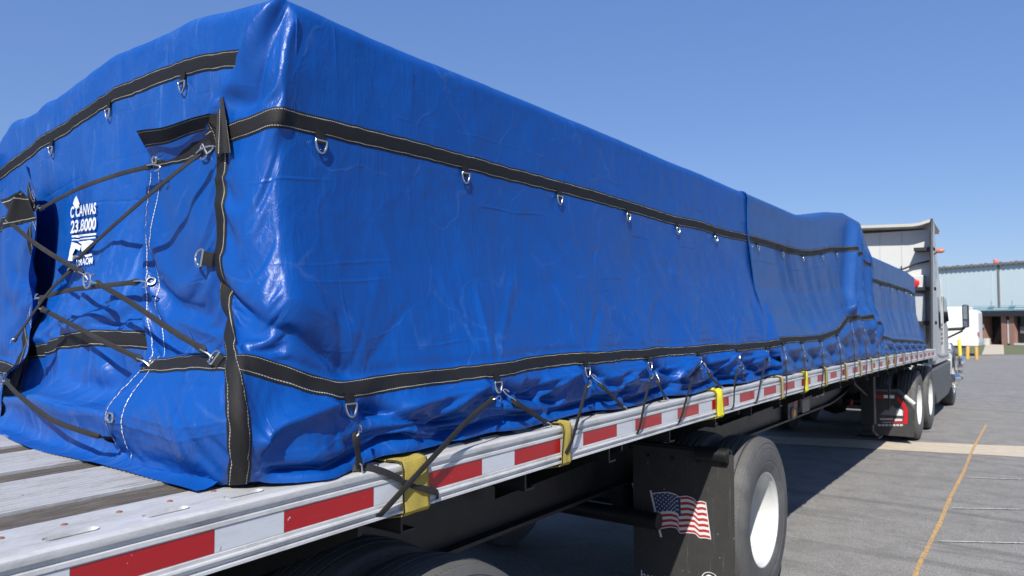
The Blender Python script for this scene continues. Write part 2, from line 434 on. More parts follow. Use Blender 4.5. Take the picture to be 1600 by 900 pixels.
def vnoise(shape_pts, freq, seed, octaves=1):
    """smooth value noise evaluated at (...,2) points"""
    r = np.random.default_rng(seed); T = r.random((64, 64)) * 2 - 1
    out = 0; amp = 1; p = np.asarray(shape_pts, float) * np.array(freq)
    for o in range(octaves):
        i = np.floor(p).astype(int); f = p - i; f = f * f * (3 - 2 * f)
        a = T[i[..., 1] % 64, i[..., 0] % 64]; b_ = T[i[..., 1] % 64, (i[..., 0] + 1) % 64]
        c = T[(i[..., 1] + 1) % 64, i[..., 0] % 64]; d = T[(i[..., 1] + 1) % 64, (i[..., 0] + 1) % 64]
        out = out + amp * ((a * (1 - f[..., 0]) + b_ * f[..., 0]) * (1 - f[..., 1]) + (c * (1 - f[..., 0]) + d * f[..., 0]) * f[..., 1])
        p = p * 2.03 + 7.3; amp *= 0.5
    return out

def relax(P0, pin, Nrm, dmin, eps_s, eps_v, levels=(4, 2, 1), iters=(120, 60, 30), grav=4e-5, zfloor=None, bend=0.25, dmax=None):
    """position based relaxation of a structured cloth grid, coarse to fine"""
    nr, nc = P0.shape[:2]; P = P0.copy()
    for L_, it in zip(levels, iters):
        r = np.unique(np.r_[np.arange(0, nr, L_), nr - 1]); c = np.unique(np.r_[np.arange(0, nc, L_), nc - 1])
        g = np.ix_(r, c)
        X = P[g].copy(); B0 = P0[g]; start = X.copy()
        w = (1 - pin[g]); w_hold = np.clip((pin[g] - 0.5) / 0.4, 0, 1) ** 2 * 0.35; n0 = Nrm[g]; dm = dmin[g]; es = 1 + eps_s[g]; ev = 1 + eps_v[g]
        dmx = dmax[g] if dmax is not None else None
        def rest(dr, dc, a, b):
            k = es if dr == 0 else ev if dc == 0 else 0.5 * (es + ev)
            return np.linalg.norm(B0[b] - B0[a], axis=-1) * 0.5 * (k[a] + k[b])
        cons = []
        R_, C_ = len(r), len(c)
        def add(dr, dc, stiff, bendy=False):
            # split into colours along the moving axis so that each vertex is used once per batch
            for ph in range(2):
                if dc != 0:
                    step = abs(dc)
                    cols = np.arange(0, C_ - step)
                    cols = cols[(cols // step) % 2 == ph]
                    rows = np.arange(0, R_ - dr)
                    a = np.ix_(rows, cols if dc > 0 else cols + step); b = np.ix_(rows + dr, cols + step if dc > 0 else cols)
                else:
                    rows = np.arange(0, R_ - dr); rows = rows[(rows // dr) % 2 == ph]; cols = np.arange(C_)
                    a = np.ix_(rows, cols); b = np.ix_(rows + dr, cols)
                if a[0].size == 0 or a[1].size == 0: continue
                cons.append((a, b, rest(dr, dc, a, b)[..., None], stiff, bendy))
        add(0, 1, 1.0); add(1, 0, 1.0); add(1, 1, 0.35); add(1, -1, 0.35)
        add(0, 2, bend, True); add(2, 0, bend, True)
        vel = np.zeros_like(X); w3 = w[..., None]
        for k in range(it):
            old = X.copy()
            X = X + vel * 0.90 + np.array([0, 0, -grav]) * w3
            for a, b, rl, st, bendy in cons:
                xa = X[a]; xb = X[b]; d = xb - xa; ln = np.linalg.norm(d, axis=-1, keepdims=True) + 1e-9
                e = ln - rl
                if bendy: e = np.minimum(e, 0)
                wa = w3[a]; wb = w3[b]; sw = wa + wb + 1e-9
                cr = d / ln * (e * st)
                X[a] = xa + cr * wa / sw; X[b] = xb - cr * wb / sw
            dd = ((X - B0) * n0).sum(-1)
            X += n0 * np.maximum(dm - dd, 0)[..., None] * w3
            if dmx is not None: X -= n0 * np.maximum(dd - dmx, 0)[..., None] * w3 * 0.5
            if zfloor is not None:
                zf = zfloor(X); X[..., 2] = np.maximum(X[..., 2], zf); X[..., 0] = np.where(X[..., 2] < zf + 0.20, np.minimum(X[..., 0], -0.002 + 0.02 * np.clip((X[..., 2] - zf) / 0.1, 0, 1)), X[..., 0])
            X += (B0 - X) * (w_hold[..., None])
            vel = X - old
        D = X - start
        # bilinear upsampling of the coarse displacement
        ri = np.interp(np.arange(nr), r, np.arange(R_)); ci = np.interp(np.arange(nc), c, np.arange(C_))
        r0 = np.minimum(ri.astype(int), R_ - 2); c0 = np.minimum(ci.astype(int), C_ - 2)
        fr = (ri - r0)[:, None, None]; fc = (ci - c0)[None, :, None]
        P = P + (D[np.ix_(r0, c0)] * (1 - fr) * (1 - fc) + D[np.ix_(r0 + 1, c0)] * fr * (1 - fc)
                 + D[np.ix_(r0, c0 + 1)] * (1 - fr) * fc + D[np.ix_(r0 + 1, c0 + 1)] * fr * fc)
    return P

class Cloth:
    def __init__(s, S, MV, P, flip=1):
        s.S = S; s.MV = MV; s.P = P; s.N = normals(P) * flip; s.nr, s.nc = P.shape[:2]
    def idx(s, sv, vv):
        ci = np.interp(sv, s.S, np.arange(s.nc)); c0 = np.clip(ci.astype(int), 0, s.nc - 2); fc = ci - c0
        vtop = s.MV[-1, c0] * (1 - fc) + s.MV[-1, c0 + 1] * fc; vbot = s.MV[0, c0] * (1 - fc) + s.MV[0, c0 + 1] * fc
        ri = np.clip((vv - vbot) / (vtop - vbot), 0, 1) * (s.nr - 1); r0 = np.clip(ri.astype(int), 0, s.nr - 2); fr = ri - r0
        return r0, c0, fr[..., None], fc[..., None]
    def at(s, sv, vv, off=0.0):
        sv = np.asarray(sv, float); vv = np.asarray(vv, float); sv, vv = np.broadcast_arrays(sv, vv)
        r0, c0, fr, fc = s.idx(sv, vv)
        def bl(A): return A[r0, c0]*(1-fr)*(1-fc) + A[r0+1, c0]*fr*(1-fc) + A[r0, c0+1]*(1-fr)*fc + A[r0+1, c0+1]*fr*fc
        p = bl(s.P); n = bl(s.N); n = n / (np.linalg.norm(n, axis=-1, keepdims=True) + 1e-9)
        return p + n * (off[..., None] if isinstance(off, np.ndarray) else off), n
    def mesh(s, name, m, parent, cut=None):
        nr, nc = s.nr, s.nc
        I = np.arange(nr * nc).reshape(nr, nc)
        F = np.stack([I[:-1, :-1], I[:-1, 1:], I[1:, 1:], I[1:, :-1]], -1).reshape(-1, 4)
        if cut is not None:
            ok = ~cut[:-1, :-1].ravel(); F = F[ok]
        uv = np.stack([np.broadcast_to(s.S[None], (nr, nc)), s.MV], -1).reshape(-1, 2)
        return from_np(name, s.P.reshape(-1, 3), F, m, parent, uv)

def ribbon(path, name, m, parent, width=0.052, off=0.004, n_ac=7, step=0.008, frm=None, wob=0.0015, edge=0.0012, seed=0, thick=0.0):
    """a sewn band on a cloth; path: list of (s, v) material points; frm: the Cloth"""
    path = np.array(path, float)
    seg = np.linalg.norm(np.diff(path, axis=0), axis=1); cum = np.r_[0, np.cumsum(seg)]
    n = max(3, int(cum[-1] / step)); t = np.linspace(0, cum[-1], n)
    c = np.stack([np.interp(t, cum, path[:, 0]), np.interp(t, cum, path[:, 1])], -1)
    d = np.gradient(c, axis=0); d /= np.linalg.norm(d, axis=1, keepdims=True) + 1e-9
    pr = np.stack([-d[:, 1], d[:, 0]], -1)
    a = np.linspace(-0.5, 0.5, n_ac)
    pa, _ = frm.at(c[:, 0] - pr[:, 0] * width / 2, c[:, 1] - pr[:, 1] * width / 2); pb_, _ = frm.at(c[:, 0] + pr[:, 0] * width / 2, c[:, 1] + pr[:, 1] * width / 2)
    ws = np.clip(width / (np.linalg.norm(pb_ - pa, axis=1) + 1e-4), .7, 2.2); ws = np.convolve(np.pad(ws, 6, mode='edge'), np.ones(13) / 13, 'valid')
    wv = width * ws * (1 + 0.03 * vnoise(np.stack([t, t * 0], -1), (9, 1), seed + 3))
    Q = c[:, None] + pr[:, None] * (a[None, :, None] * wv[:, None, None])
    Q += (wob * vnoise(np.stack([t, t * 0], -1), (30, 1), seed + 5))[:, None, None] * pr[:, None]
    o = np.where(np.abs(a) > 0.49, edge, off)[None, :] + 0 * Q[..., 0]
    P, _ = frm.at(Q[..., 0], Q[..., 1], o)
    I = np.arange(n * n_ac).reshape(n, n_ac)
    F = np.stack([I[:-1, :-1], I[1:, :-1], I[1:, 1:], I[:-1, 1:]], -1).reshape(-1, 4)
    uv = np.stack([np.broadcast_to(t[:, None], (n, n_ac)), np.broadcast_to(a[None] + 0.5, (n, n_ac))], -1).reshape(-1, 2)
    return from_np(name, P.reshape(-1, 3), F, m, parent, uv)

VU, VL, VT = 0.955, 0.25, 1.27         # upper band, lower band and top edge, metres of cloth above the hem

def over_top(v, R=0.05):
    """height and inward travel of a point v up the cloth, turning over a rounded edge at VT"""
    a = np.clip((v - (VT - R * 0.9)) / R, 0, math.pi / 2)
    z = np.where(v < VT - R * 0.9, v, VT - R * 0.9 + R * np.sin(a))
    inn = R * (1 - np.cos(a)) + np.maximum(v - (VT - R * 0.9) - R * math.pi / 2, 0)
    z = z + 0.0 * v - 0.03 * np.maximum(v - 1.36, 0)
    return z, inn

def flap_top(s):
    return np.interp(s, [-0.72, -0.30, -0.22, -0.10, -0.02, 0.03, 0.07], [0.99, 1.00, 1.03, 1.16, 1.27, 1.36, 1.44])

def base_A(S2, V2):
    """rear tarp: s > 0 runs forward along the side, s < 0 runs left across the rear"""
    fl = np.exp(-np.maximum(V2, 0) / 0.30)
    def plan(s):
        x = np.where(s > 0, -0.175, -0.175 + s * 0.99); y = np.where(s > 0, 1.19 + s, 1.19 - s * 0.03)
        return x, y
    xs = ys = 0; k = 9
    for j in range(k):
        x, y = plan(S2 + (j / (k - 1) - 0.5) * 0.11); xs = xs + x / k; ys = ys + y / k
    wside = 1 / (1 + np.exp(-S2 / 0.02))
    z, inn = over_top(V2)
    X = xs + wside * (0.100 * fl) - inn * wside
    Y = ys - (1 - wside) * 0.10 * fl + inn * (1 - wside)
    return np.stack([X, Y, deckz(Y) + z], -1)

def T(u, v, plane, val):
    p = (onX if plane == 'X' else onY if plane == 'Y' else onZ)(u, v, val); return np.array(p)

# --- rear tarp, side and right flap
S_A = np.r_[np.arange(-0.66, 0.85, 0.0075), np.arange(0.85, 2.2, 0.012), np.arange(2.2, 4.02, 0.017)]
nr = 177
tt = np.linspace(0, 1, nr)
MS_A = np.broadcast_to(S_A[None], (nr, len(S_A))).copy()
MV_A = tt[:, None] * flap_top(S_A)[None]
A0 = base_A(MS_A, MV_A)
src, dst = [], []
def ctrl(s, v, target):
    src.append((s, v)); dst.append(np.array(target) - base_A(np.array([s]), np.array([v]))[0])
# upper band along the side
for u_, y_ in ((428, 184), (462, 188), (500, 197), (560, 212), (640, 231), (725, 253), (800, 273), (870, 291), (980, 322), (1057, 345), (1117, 360), (1165, 371)):
    p = T(u_, y_, 'X', -0.168); ctrl(p[1] - 1.19, VU, p)
# lower band along the side
shift = lambda Y: 0.035 * max(0, 1 - (Y - 1.05) / 0.55)
low = [(430, 580, -0.095), (480, 597, -0.080), (530, 608, -0.062), (560, 606, -0.060), (610, 598, -0.072), (690, 588, -0.078), (775, 579, -0.050), (820, 570, -0.072), (870, 563, -0.078), (916, 560, -0.052),
       (965, 556, -0.075), (1013, 553, -0.050), (1050, 549, -0.072), (1090, 547, -0.050), (1120, 544, -0.070), (1150, 543, -0.050), (1197, 539, -0.050)]
for u_, y_, X_ in low:
    p = T(u_, y_, 'X', X_); ctrl(p[1] - 1.19 + shift(p[1]), VL, p)
# corner edge and vertical band
for s_, v_, (u_, y_, X_) in ((-.105, 0.0, (404, 753, -0.085)), (-.10, 0.12, (402, 690, -0.055)), (-.075, .25, (398, 571, -.10)), (-.045, 0.45, (412, 480, -0.13)), (-.02, 0.62, (420, 390, -0.15)), (0, 0.80, (425, 285, -0.165)), (0, 1.10, (436, 92, -0.172)), (0, 1.22, (441, 20, -0.19))):
    ctrl(s_, v_, T(u_, y_, 'X', X_))
for v_, (u_, y_, Y_) in ((0.0, (372, 756, 1.045)), (0.08, (375, 700, 1.00)), (0.17, (372, 630, 1.00)), (0.25, (366, 568, 1.03)), (0.36, (356, 505, 1.09)), (0.50, (345, 440, 1.13)), (0.70, (349, 340, 1.13)), (0.85, (347, 280, 1.14)), (0.955, (346, 215, 1.14)), (1.03, (343, 160, 1.15))):
    ctrl(-0.20, v_, T(u_, y_, 'Y', Y_))
# flap left edge
for v_, (u_, y_, Y_) in ((0.02, (195, 716, 1.05)), (0.12, (166, 650, 0.97)), (0.20, (200, 598, 1.03)), (0.27, (233, 562, 1.10)), (0.42, (228, 500, 1.15)), (0.55, (228, 440, 1.16)), (0.75, (230, 345, 1.16)), (0.93, (238, 262, 1.15))):
    ctrl(-0.64, v_, T(u_, y_, 'Y', Y_))
for v_, (u_, y_, Y_) in ((0.03, (290, 738, 1.03)), (0.12, (280, 672, 0.955)), (0.25, (300, 567, 1.07)), (0.955, (292, 238, 1.15))):
    ctrl(-0.42, v_, T(u_, y_, 'Y', Y_))
# hem along the side
for s_ in (0.30, 0.8, 1.5, 2.2, 3.0, 3.9):
    Y = 1.19 + s_; ctrl(s_, 0.0, (-0.045, Y - 0.05, dz(Y) + 0.02)); ctrl(s_ + 0.1, 0.12, (0.0, Y + 0.04, dz(Y) + 0.115))
for s_ in (0.3, 1.0, 2.0, 3.0, 3.95):
    ctrl(s_, 1.20, base_A(np.array([s_]), np.array([1.2]))[0]); ctrl(s_, 1.6, base_A(np.array([s_]), np.array([1.6]))[0] + [0, 0, 0.0])
    ctrl(s_, 0.62, base_A(np.array([s_]), np.array([0.62]))[0] + [0.0, 0, 0])
Q = np.stack([MS_A, MV_A], -1)
A1 = A0 + tps(src, dst, Q, 2e-4) * np.clip((1.36 - MV_A) / 0.12, 0, 1)[..., None]

def ridge(Q, a, b, amp, wid, wid2=None, ends=0.15):
    """displacement profile of a fold running from a to b in cloth coordinates; sharper on one side"""
    a = np.array(a); b = np.array(b); d = b - a; Ln = np.linalg.norm(d); d = d / Ln; nrm = np.array([-d[1], d[0]])
    t = ((Q - a) @ d) / Ln; q = (Q - a) @ nrm
    wd = np.where(q > 0, wid, wid2 or wid)
    e = np.clip(np.minimum(t, 1 - t) / ends, 0, 1); e = e * e * (3 - 2 * e)
    return amp * e * np.exp(-(np.abs(q) / wd) ** 1.3)
nA = normals(A1); 
if nA[nr // 2, -10, 0] < 0: nA = -nA
h = np.zeros(A1.shape[:2])
# long folds seen on the cover
h += ridge(Q, (-0.26, 0.52), (0.24, 0.27), -0.030, 0.022, 0.040)
h += ridge(Q, (-0.22, 0.60), (0.28, 0.36), 0.012, 0.05)
h += ridge(Q, (-0.62, 0.56), (-0.16, 0.36), -0.022, 0.020, 0.045)
h += ridge(Q, (-0.60, 0.62), (-0.24, 0.47), 0.014, 0.03)
h += ridge(Q, (-0.62, 0.47), (-0.20, 0.30), 0.015, 0.03, 0.02)
h += ridge(Q, (-0.50, 0.80), (-0.05, 0.72), 0.010, 0.05)
h += ridge(Q, (-0.03, 1.26), (-0.13, 1.02), 0.012, 0.014)
h += ridge(Q, (0.02, 1.25), (-0.12, 0.98), -0.012, 0.016)
h += ridge(Q, (0.04, 1.24), (-0.02, 0.90), 0.014, 0.02)
h += ridge(Q, (-0.12, 1.12), (-0.19, 1.02), -0.012, 0.014)
# swags of the skirt below the lower band
rings_lo = []
for u_, y_, X_ in ((548, 622, -0.05), (775, 595, -0.045), (916, 574, -0.045), (1013, 568, -0.045), (1090, 560, -0.045), (1150, 556, -0.045), (1197, 552, -0.045)):
    p = T(u_, y_, 'X', X_); rings_lo.append((p[1] - 1.19 + shift(p[1]), p))
rs = [r[0] for r in rings_lo]
for i, s0 in enumerate(rs):
    s1 = rs[i + 1] if i + 1 < len(rs) else s0 + 0.6
    h += ridge(Q, (s0 + 0.02, 0.20), (s1 - 0.12, 0.075), -0.050, 0.020, 0.032)
    h += ridge(Q, (s0 - 0.30, 0.10), (s0 - 0.02, 0.21), 0.040, 0.024, 0.018)
    h += ridge(Q, (s0 + 0.1, 0.15), (s1 - 0.05, 0.19), 0.026, 0.022, 0.014)
    h += ridge(Q, (s0 - 0.25, 0.035), (s0 + 0.30, 0.050), -0.045, 0.014)
    for k in range(3):   # horizontal slack rolls
        v0 = rng.uniform(.05, .2); h += ridge(Q, (s0 + rng.uniform(-.1, .3), v0), (s0 + rng.uniform(.35, .6), v0 + rng.uniform(-.06, .04)), rng.choice([-1, 1]) * rng.uniform(.014, .028), rng.uniform(.010, .02), .035)
    for k in range(7):   # tension rays fanning up from each ring
        dx = (k - 3) * 0.075 + rng.uniform(-.03, .03)
        h += ridge(Q, (s0 + dx * 0.1, 0.27), (s0 + dx * 1.5, 0.27 + rng.uniform(.16, .34)), rng.choice([-1, 1]) * rng.uniform(0.003, 0.008), 0.013, 0.026, ends=0.25)
for k in range(34):      # slack diagonals on the big side panel
    s0 = rng.uniform(0.2, 3.6); L_ = rng.uniform(0.25, 0.6); a_ = rng.uniform(1.9, 2.5)
    h += ridge(Q, (s0, 0.85), (s0 + L_ * math.cos(a_) * -1, 0.85 - L_ * math.sin(a_)), rng.choice([-1, 1]) * rng.uniform(0.002, 0.007) * (1 if s0 > 1.4 else .6), rng.uniform(.012, .03), rng.uniform(.03, .06), ends=0.4)
for k in range(12):
    s0 = rng.uniform(0.1, 3.8); h += ridge(Q, (s0, 1.26), (s0 + rng.uniform(-.15, .15), 1.0), rng.uniform(-0.006, 0.004), 0.03, ends=0.3)
for k in range(14):
    s0 = rng.uniform(-.6, -.25); v0 = rng.uniform(.05, .9); a_ = rng.uniform(-.9, .5)
    h += ridge(Q, (s0, v0), (s0 + .22 * math.cos(a_), v0 + .22 * math.sin(a_)), rng.choice([-1, 1]) * rng.uniform(.004, .010), rng.uniform(.008, .018), rng.uniform(.02, .04), .3)
for k in range(10):      # crumpled crow's feet on the side
    s0 = rng.uniform(.4, 3.8); v0 = rng.uniform(.4, 1.15)
    for j in range(3):
        a_ = rng.uniform(0, 6.28); h += ridge(Q, (s0, v0), (s0 + .12 * math.cos(a_), v0 + .12 * math.sin(a_)), rng.choice([-1, 1]) * .0035, .010, .02, .3)
h += np.where(MS_A > .1, 0.0030, .006) * vnoise(Q, (5, 2), 3, 2) + 0.0012 * vnoise(Q, (22, 14), 4, 2)
dtop = flap_top(MS_A) - MV_A
h += .030 * np.exp(-((dtop - .038) / .026) ** 2) * np.clip((.02 - MS_A) / .05, 0, 1) * np.clip((MS_A + .27) / .05, 0, 1)
h *= np.clip((1.30 - MV_A) / 0.05, 0, 1) * (1 - 0.7 * flat(MV_A - VU, .03, .05) * (MS_A > .05))
A1 = A1 + nA * h[..., None]
inner = (MV_A < VL - 0.03) & (MS_A > -0.25)
pinA = np.zeros(A1.shape[:2])
pinA = np.maximum(pinA, 0.93 * flat(MV_A - VU)); pinA = np.maximum(pinA, 0.96 * flat(MV_A - VL))
pinA = np.maximum(pinA, 0.93 * flat(MS_A + 0.20)); pinA = np.maximum(pinA, np.clip((MV_A - 1.0) / 0.2, 0, 0.98) * (MS_A > 0.0))
pinA = np.maximum(pinA, (MV_A < 0.008) * 0.995); pinA = np.maximum(pinA, 0.9 * (MS_A < -0.645))
pinA = np.maximum(pinA, 0.9 * ((MS_A < 0.06) & (MV_A > flap_top(MS_A) - 0.03)))
pinA = np.maximum(pinA, 0.64 * (MS_A > 0.35) * (MV_A > VL + 0.12))
pinA = np.maximum(pinA, 0.60 * (MS_A > 0.0) * (MV_A > VL + 0.06))
pinA = np.maximum(pinA, 0.58 * (MV_A < VL))
pinA[:, -1] = 1
eps_s = np.where(MV_A < VL, 0.016, 0.0012); eps_v = np.where(MV_A < VL, 0.05, 0.0008)
eps_s = np.where(MV_A > 1.02, 0.0, eps_s); eps_v = np.where(MV_A > 1.02, 0.0, eps_v)
eps_s = np.where(MS_A < -0.03, 0.016, eps_s); eps_v = np.where(MS_A < -0.03, 0.018, eps_v)
dminA = np.where(MV_A < VL, -0.07, -0.012); dminA = np.where(MS_A < 0, -0.03, dminA)
dmaxA = np.where(MV_A < VL, 0.03, 0.012); dmaxA = np.where(MS_A < 0, 0.035, dmaxA)

def zfl(X):
    return deckz(X[..., 1]) + np.where(X[..., 0] < 0.004, 0.004, -0.06)
P_A = relax(A1, pinA, normals(A1) * (1 if normals(A1)[nr // 2, -10, 0] > 0 else -1), dminA, eps_s, eps_v, zfloor=zfl, dmax=dmaxA)
clA = Cloth(S_A, MV_A, P_A, 1 if normals(P_A)[nr // 2, -10, 0] > 0 else -1)

tarpA = thing('tarp', 'bright blue vinyl tarp with black webbing bands covering the nearer, rear half of the load', 'tarp', (-1.2, 3.0, dz(3.0)))
clA.mesh('side_cover', M['tarp'], tarpA)
ribbon([(s, VU) for s in np.arange(-0.64, 4.0, 0.1)] + [(4.01, VU)], 'webbing', M['band'], tarpA, 0.056, frm=clA, seed=1)
ribbon([(s, VL) for s in np.arange(-0.64, 4.0, 0.1)] + [(4.01, VL)], 'webbing', M['band'], tarpA, 0.056, frm=clA, seed=2)
ribbon([(-0.20, v) for v in np.arange(0.0, 1.02, 0.1)], 'webbing', M['band'], tarpA, 0.056, frm=clA, seed=3, off=0.006)

# --- rear panel hanging behind the laced flaps
S_B = np.arange(-0.02, 2.46, 0.012)            # metres to the left of the corner
nrB = 129
MV_B = np.linspace(0, 1.62, nrB)[:, None] * np.ones((1, len(S_B))); MS_B = np.broadcast_to(S_B[None], MV_B.shape).copy()
def base_B(s, v):
    z, inn = over_top(v)
    x = -0.19 - s * 0.985 - 0.13 * np.clip((v - 1.20) / 0.10, 0, 1) * np.exp(-np.maximum(s, 0) / 0.12); y = 1.225 + 0.045 * s + inn
    fl = np.exp(-np.maximum(v, 0) / 0.16) * 0.24
    # the panel sinks away behind the left flap
    gap = 0.04 / (1 + np.exp(-(s - 1.70) / 0.012)) * np.clip((0.95 - v) / 0.3, 0, 1) * np.clip((v + 0.1) / 0.3, 0, 1)
    y = y - fl + gap
    hump = -0.045 * np.clip((s - 1.1) / 0.6, 0, 1) - 0.01 * s
    return np.stack([x, y, deckz(y) + z * (1 + hump / 1.27)], -1)
B0 = base_B(MS_B, MV_B)
QB = np.stack([MS_B, MV_B], -1)
src, dst = [], []
def ctrlB(u, v, tgt):
    p = np.array(tgt); s = (-0.19 - p[0]) / 0.985
    if v > 1.0:
        for _ in range(5):
            s = (-0.19 - p[0]) / 0.985; p = T(u_, y_, 'Y', 1.222 + 0.045 * s)
    src.append((s, v)); dst.append(p - base_B(np.array([s]), np.array([v]))[0])
VUB = 1.12
for u_, y_ in ((385, 90), (340, 95), (300, 104), (255, 118), (200, 140), (150, 168), (110, 196), (70, 221), (30, 250), (8, 268)):
    ctrlB(0, VUB, T(u_, y_, 'Y', 1.20))
for u_, y_, Y_ in ((225, 531, 1.16), (170, 527, 1.15), (105, 530, 1.15), (60, 548, 1.20)):
    ctrlB(0, 0.31, T(u_, y_, 'Y', Y_))
for u_, y_ in ((240, 749), (200, 738), (120, 718), (60, 704), (0, 680)):
    t_ = T(u_, y_, 'Z', dz(1.0) + 0.004); ctrlB(0, 0.0, t_)
for u_, y_ in ((400, 10), (300, 36), (210, 76), (168, 96), (120, 133), (70, 166), (15, 196)):
    ctrlB(0, 1.25, T(u_, y_, 'Y', 1.235))
for s_ in (0.2, 0.8, 1.5, 2.2):
    for v_ in (0.7, 1.6): src.append((s_, v_)); dst.append(np.zeros(3))
B1 = B0 + tps(src, dst, QB, 3e-4) * np.clip((1.40 - MV_B) / 0.12, 0, 1)[..., None]
nB = normals(B1); sgnB = 1 if nB[nrB // 2, 20, 1] < 0 else -1; nB = nB * sgnB
hB = 0.005 * vnoise(QB, (4, 2.5), 13, 3)
rb = np.random.default_rng(5)
for k in range(34):        # fan of pleats pulled towards the lacing on the left
    s0 = rb.uniform(0.35, 1.3); v0 = rb.uniform(0.75, 1.1)
    hB += ridge(QB, (s0, v0), (s0 + rb.uniform(0.1, 0.45), v0 - rb.uniform(.35, .7)), rb.choice([-1, 1]) * rb.uniform(.007, .018), rb.uniform(.009, .024), rb.uniform(.02, .05), 0.35)
for k in range(10):
    s0 = rb.uniform(0.0, 2.0); hB += ridge(QB, (s0, 1.26), (s0 + rb.uniform(-.2, .2), 1.0), rb.uniform(-.008, .006), .03, .05, 0.3)
hB += ridge(QB, (0.35, 1.1), (0.30, 0.86), 0.012, 0.02, 0.05); hB += ridge(QB, (0.12, 1.24), (0.10, 1.0), -0.01, 0.02)
hB += ridge(QB, (0.35, 0.10), (1.75, 0.11), 0.075, 0.040, 0.030) + ridge(QB, (0.3, 0.17), (1.7, 0.19), -0.035, 0.022, .04) + ridge(QB, (0.5, 0.045), (1.6, 0.035), -0.03, 0.018) + ridge(QB, (0.6, 0.22), (1.25, 0.30), -0.025, 0.03)
for k in range(16):
    s0 = rb.uniform(.3, 1.5); v0 = rb.uniform(.02, .26)
    hB += ridge(QB, (s0, v0), (s0 + rb.uniform(.2, .5), v0 + rb.uniform(-.08, .08)), rb.choice([-1, 1, 1]) * rb.uniform(.012, .03), rb.uniform(.012, .03), rb.uniform(.03, .06), .3)
hB *= 1 - .88 * np.clip(1.5 - np.abs(MS_B - 1.18) / .17, 0, 1) * np.clip(1.6 - np.abs(MV_B - .80) / .20, 0, 1)
B1 = B1 + nB * hB[..., None]
pinB = np.maximum(0.9 * flat(MV_B - VUB), 0.9 * flat(MV_B - 0.31))
pinB = np.maximum(pinB, (MV_B > 1.3) * 0.95); pinB = np.maximum(pinB, (MV_B < 0.01) * 0.99); pinB[:, -1] = 1
eB = np.where(MV_B > 1.0, 0.0, 0.010); eBv = np.where(MV_B < 0.3, 0.03, np.where(MV_B > 1.0, 0.0, 0.004))
pinB = np.maximum(pinB, .66 * (MV_B > 1.0))
P_B = relax(B1, pinB, nB, np.full(MV_B.shape, -0.03), eB, eBv, zfloor=zfl, dmax=np.full(MV_B.shape, 0.035))
clB = Cloth(S_B, MV_B, P_B, sgnB)
clB.mesh('rear_panel', M['tarp_worn'], tarpA)
ribbon([(s, VUB) for s in np.arange(0.0, 2.45, 0.1)], 'webbing', M['band'], tarpA, 0.056, frm=clB, seed=4)
ribbon([(s, 0.31) for s in np.arange(0.3, 1.82, 0.05)], 'webbing', M['band'], tarpA, 0.056, frm=clB, seed=6)

# --- left flap of the rear end
S_L = np.arange(1.60, 2.56, 0.012)
MV_L = np.linspace(0, 1.0, 97)[:, None] * np.ones((1, len(S_L))); MS_L = np.broadcast_to(S_L[None], MV_L.shape).copy()
def base_L(s, v):
    fl = np.exp(-np.maximum(v, 0) / 0.2) * 0.12
    e = np.exp(-(s - 1.60) / 0.06)
    x = -0.19 - s * 0.985 + 0.02 * np.sin(v * 9) * e; y = 1.165 + 0.045 * s - fl - 0.05 * e * (0.6 + 0.4 * np.sin(v * 13))
    return np.stack([x, y, deckz(y) + v * 0.98], -1)
QL = np.stack([MS_L, MV_L], -1)
L0 = base_L(MS_L, MV_L)
src, dst = [], []
for v_, (u_, y_) in ((0.86, (58, 318)), (0.7, (52, 390)), (0.5, (50, 470)), (0.38, (46, 520)), (0.30, (40, 556)), (0.22, (8, 590)), (0.1, (6, 640)), (0.0, (4, 676))):
    src.append((1.60, v_)); dst.append(T(u_, y_, 'Y', 1.205 if v_ > .3 else 1.12) - base_L(np.array([1.60]), np.array([v_]))[0])
for s_ in (2.0, 2.55):
    for v_ in (0, 0.5, 1.0): src.append((s_, v_)); dst.append(np.zeros(3))
L1 = L0 + tps(src, dst, QL, 3e-4)
nL = normals(L1); sgnL = 1 if nL[50, 40, 1] < 0 else -1; nL *= sgnL
hL = 0.015 * vnoise(QL, (5, 4), 31, 3)
for k in range(14):
    v0 = rb.uniform(0.15, 0.95); hL += ridge(QL, (1.60, v0), (1.60 + rb.uniform(.2, .5), v0 - rb.uniform(-.1, .25)), rb.choice([-1, 1]) * rb.uniform(.008, .02), rb.uniform(.015, .03), rb.uniform(.02, .05), .2)
L1 = L1 + nL * hL[..., None]
pinL = np.zeros(MV_L.shape); pinL[:, -1] = 1; pinL[:, 0] = .9; pinL[0] = .98; pinL[-1] = .9
P_L = relax(L1, pinL, nL, np.full(MV_L.shape, -.03), np.full(MV_L.shape, .012), np.full(MV_L.shape, .012), zfloor=zfl, dmax=np.full(MV_L.shape, .05))
clL = Cloth(S_L, MV_L, P_L, sgnL)
clL.mesh('left_flap', M['tarp'], tarpA)
ribbon([(s, 0.86) for s in np.arange(1.605, 2.3, 0.05)], 'webbing', M['band'], tarpA, 0.056, frm=clL, seed=8)
ribbon([(s, 0.25) for s in np.arange(1.605, 2.3, 0.05)], 'webbing', M['band'], tarpA, 0.056, frm=clL, seed=9)
ribbon([(1.68 + 0.03 * math.sin(v * 20), v) for v in np.arange(0.02, 0.98, 0.03)], 'webbing', M['band'], tarpA, 0.04, frm=clL, seed=10)

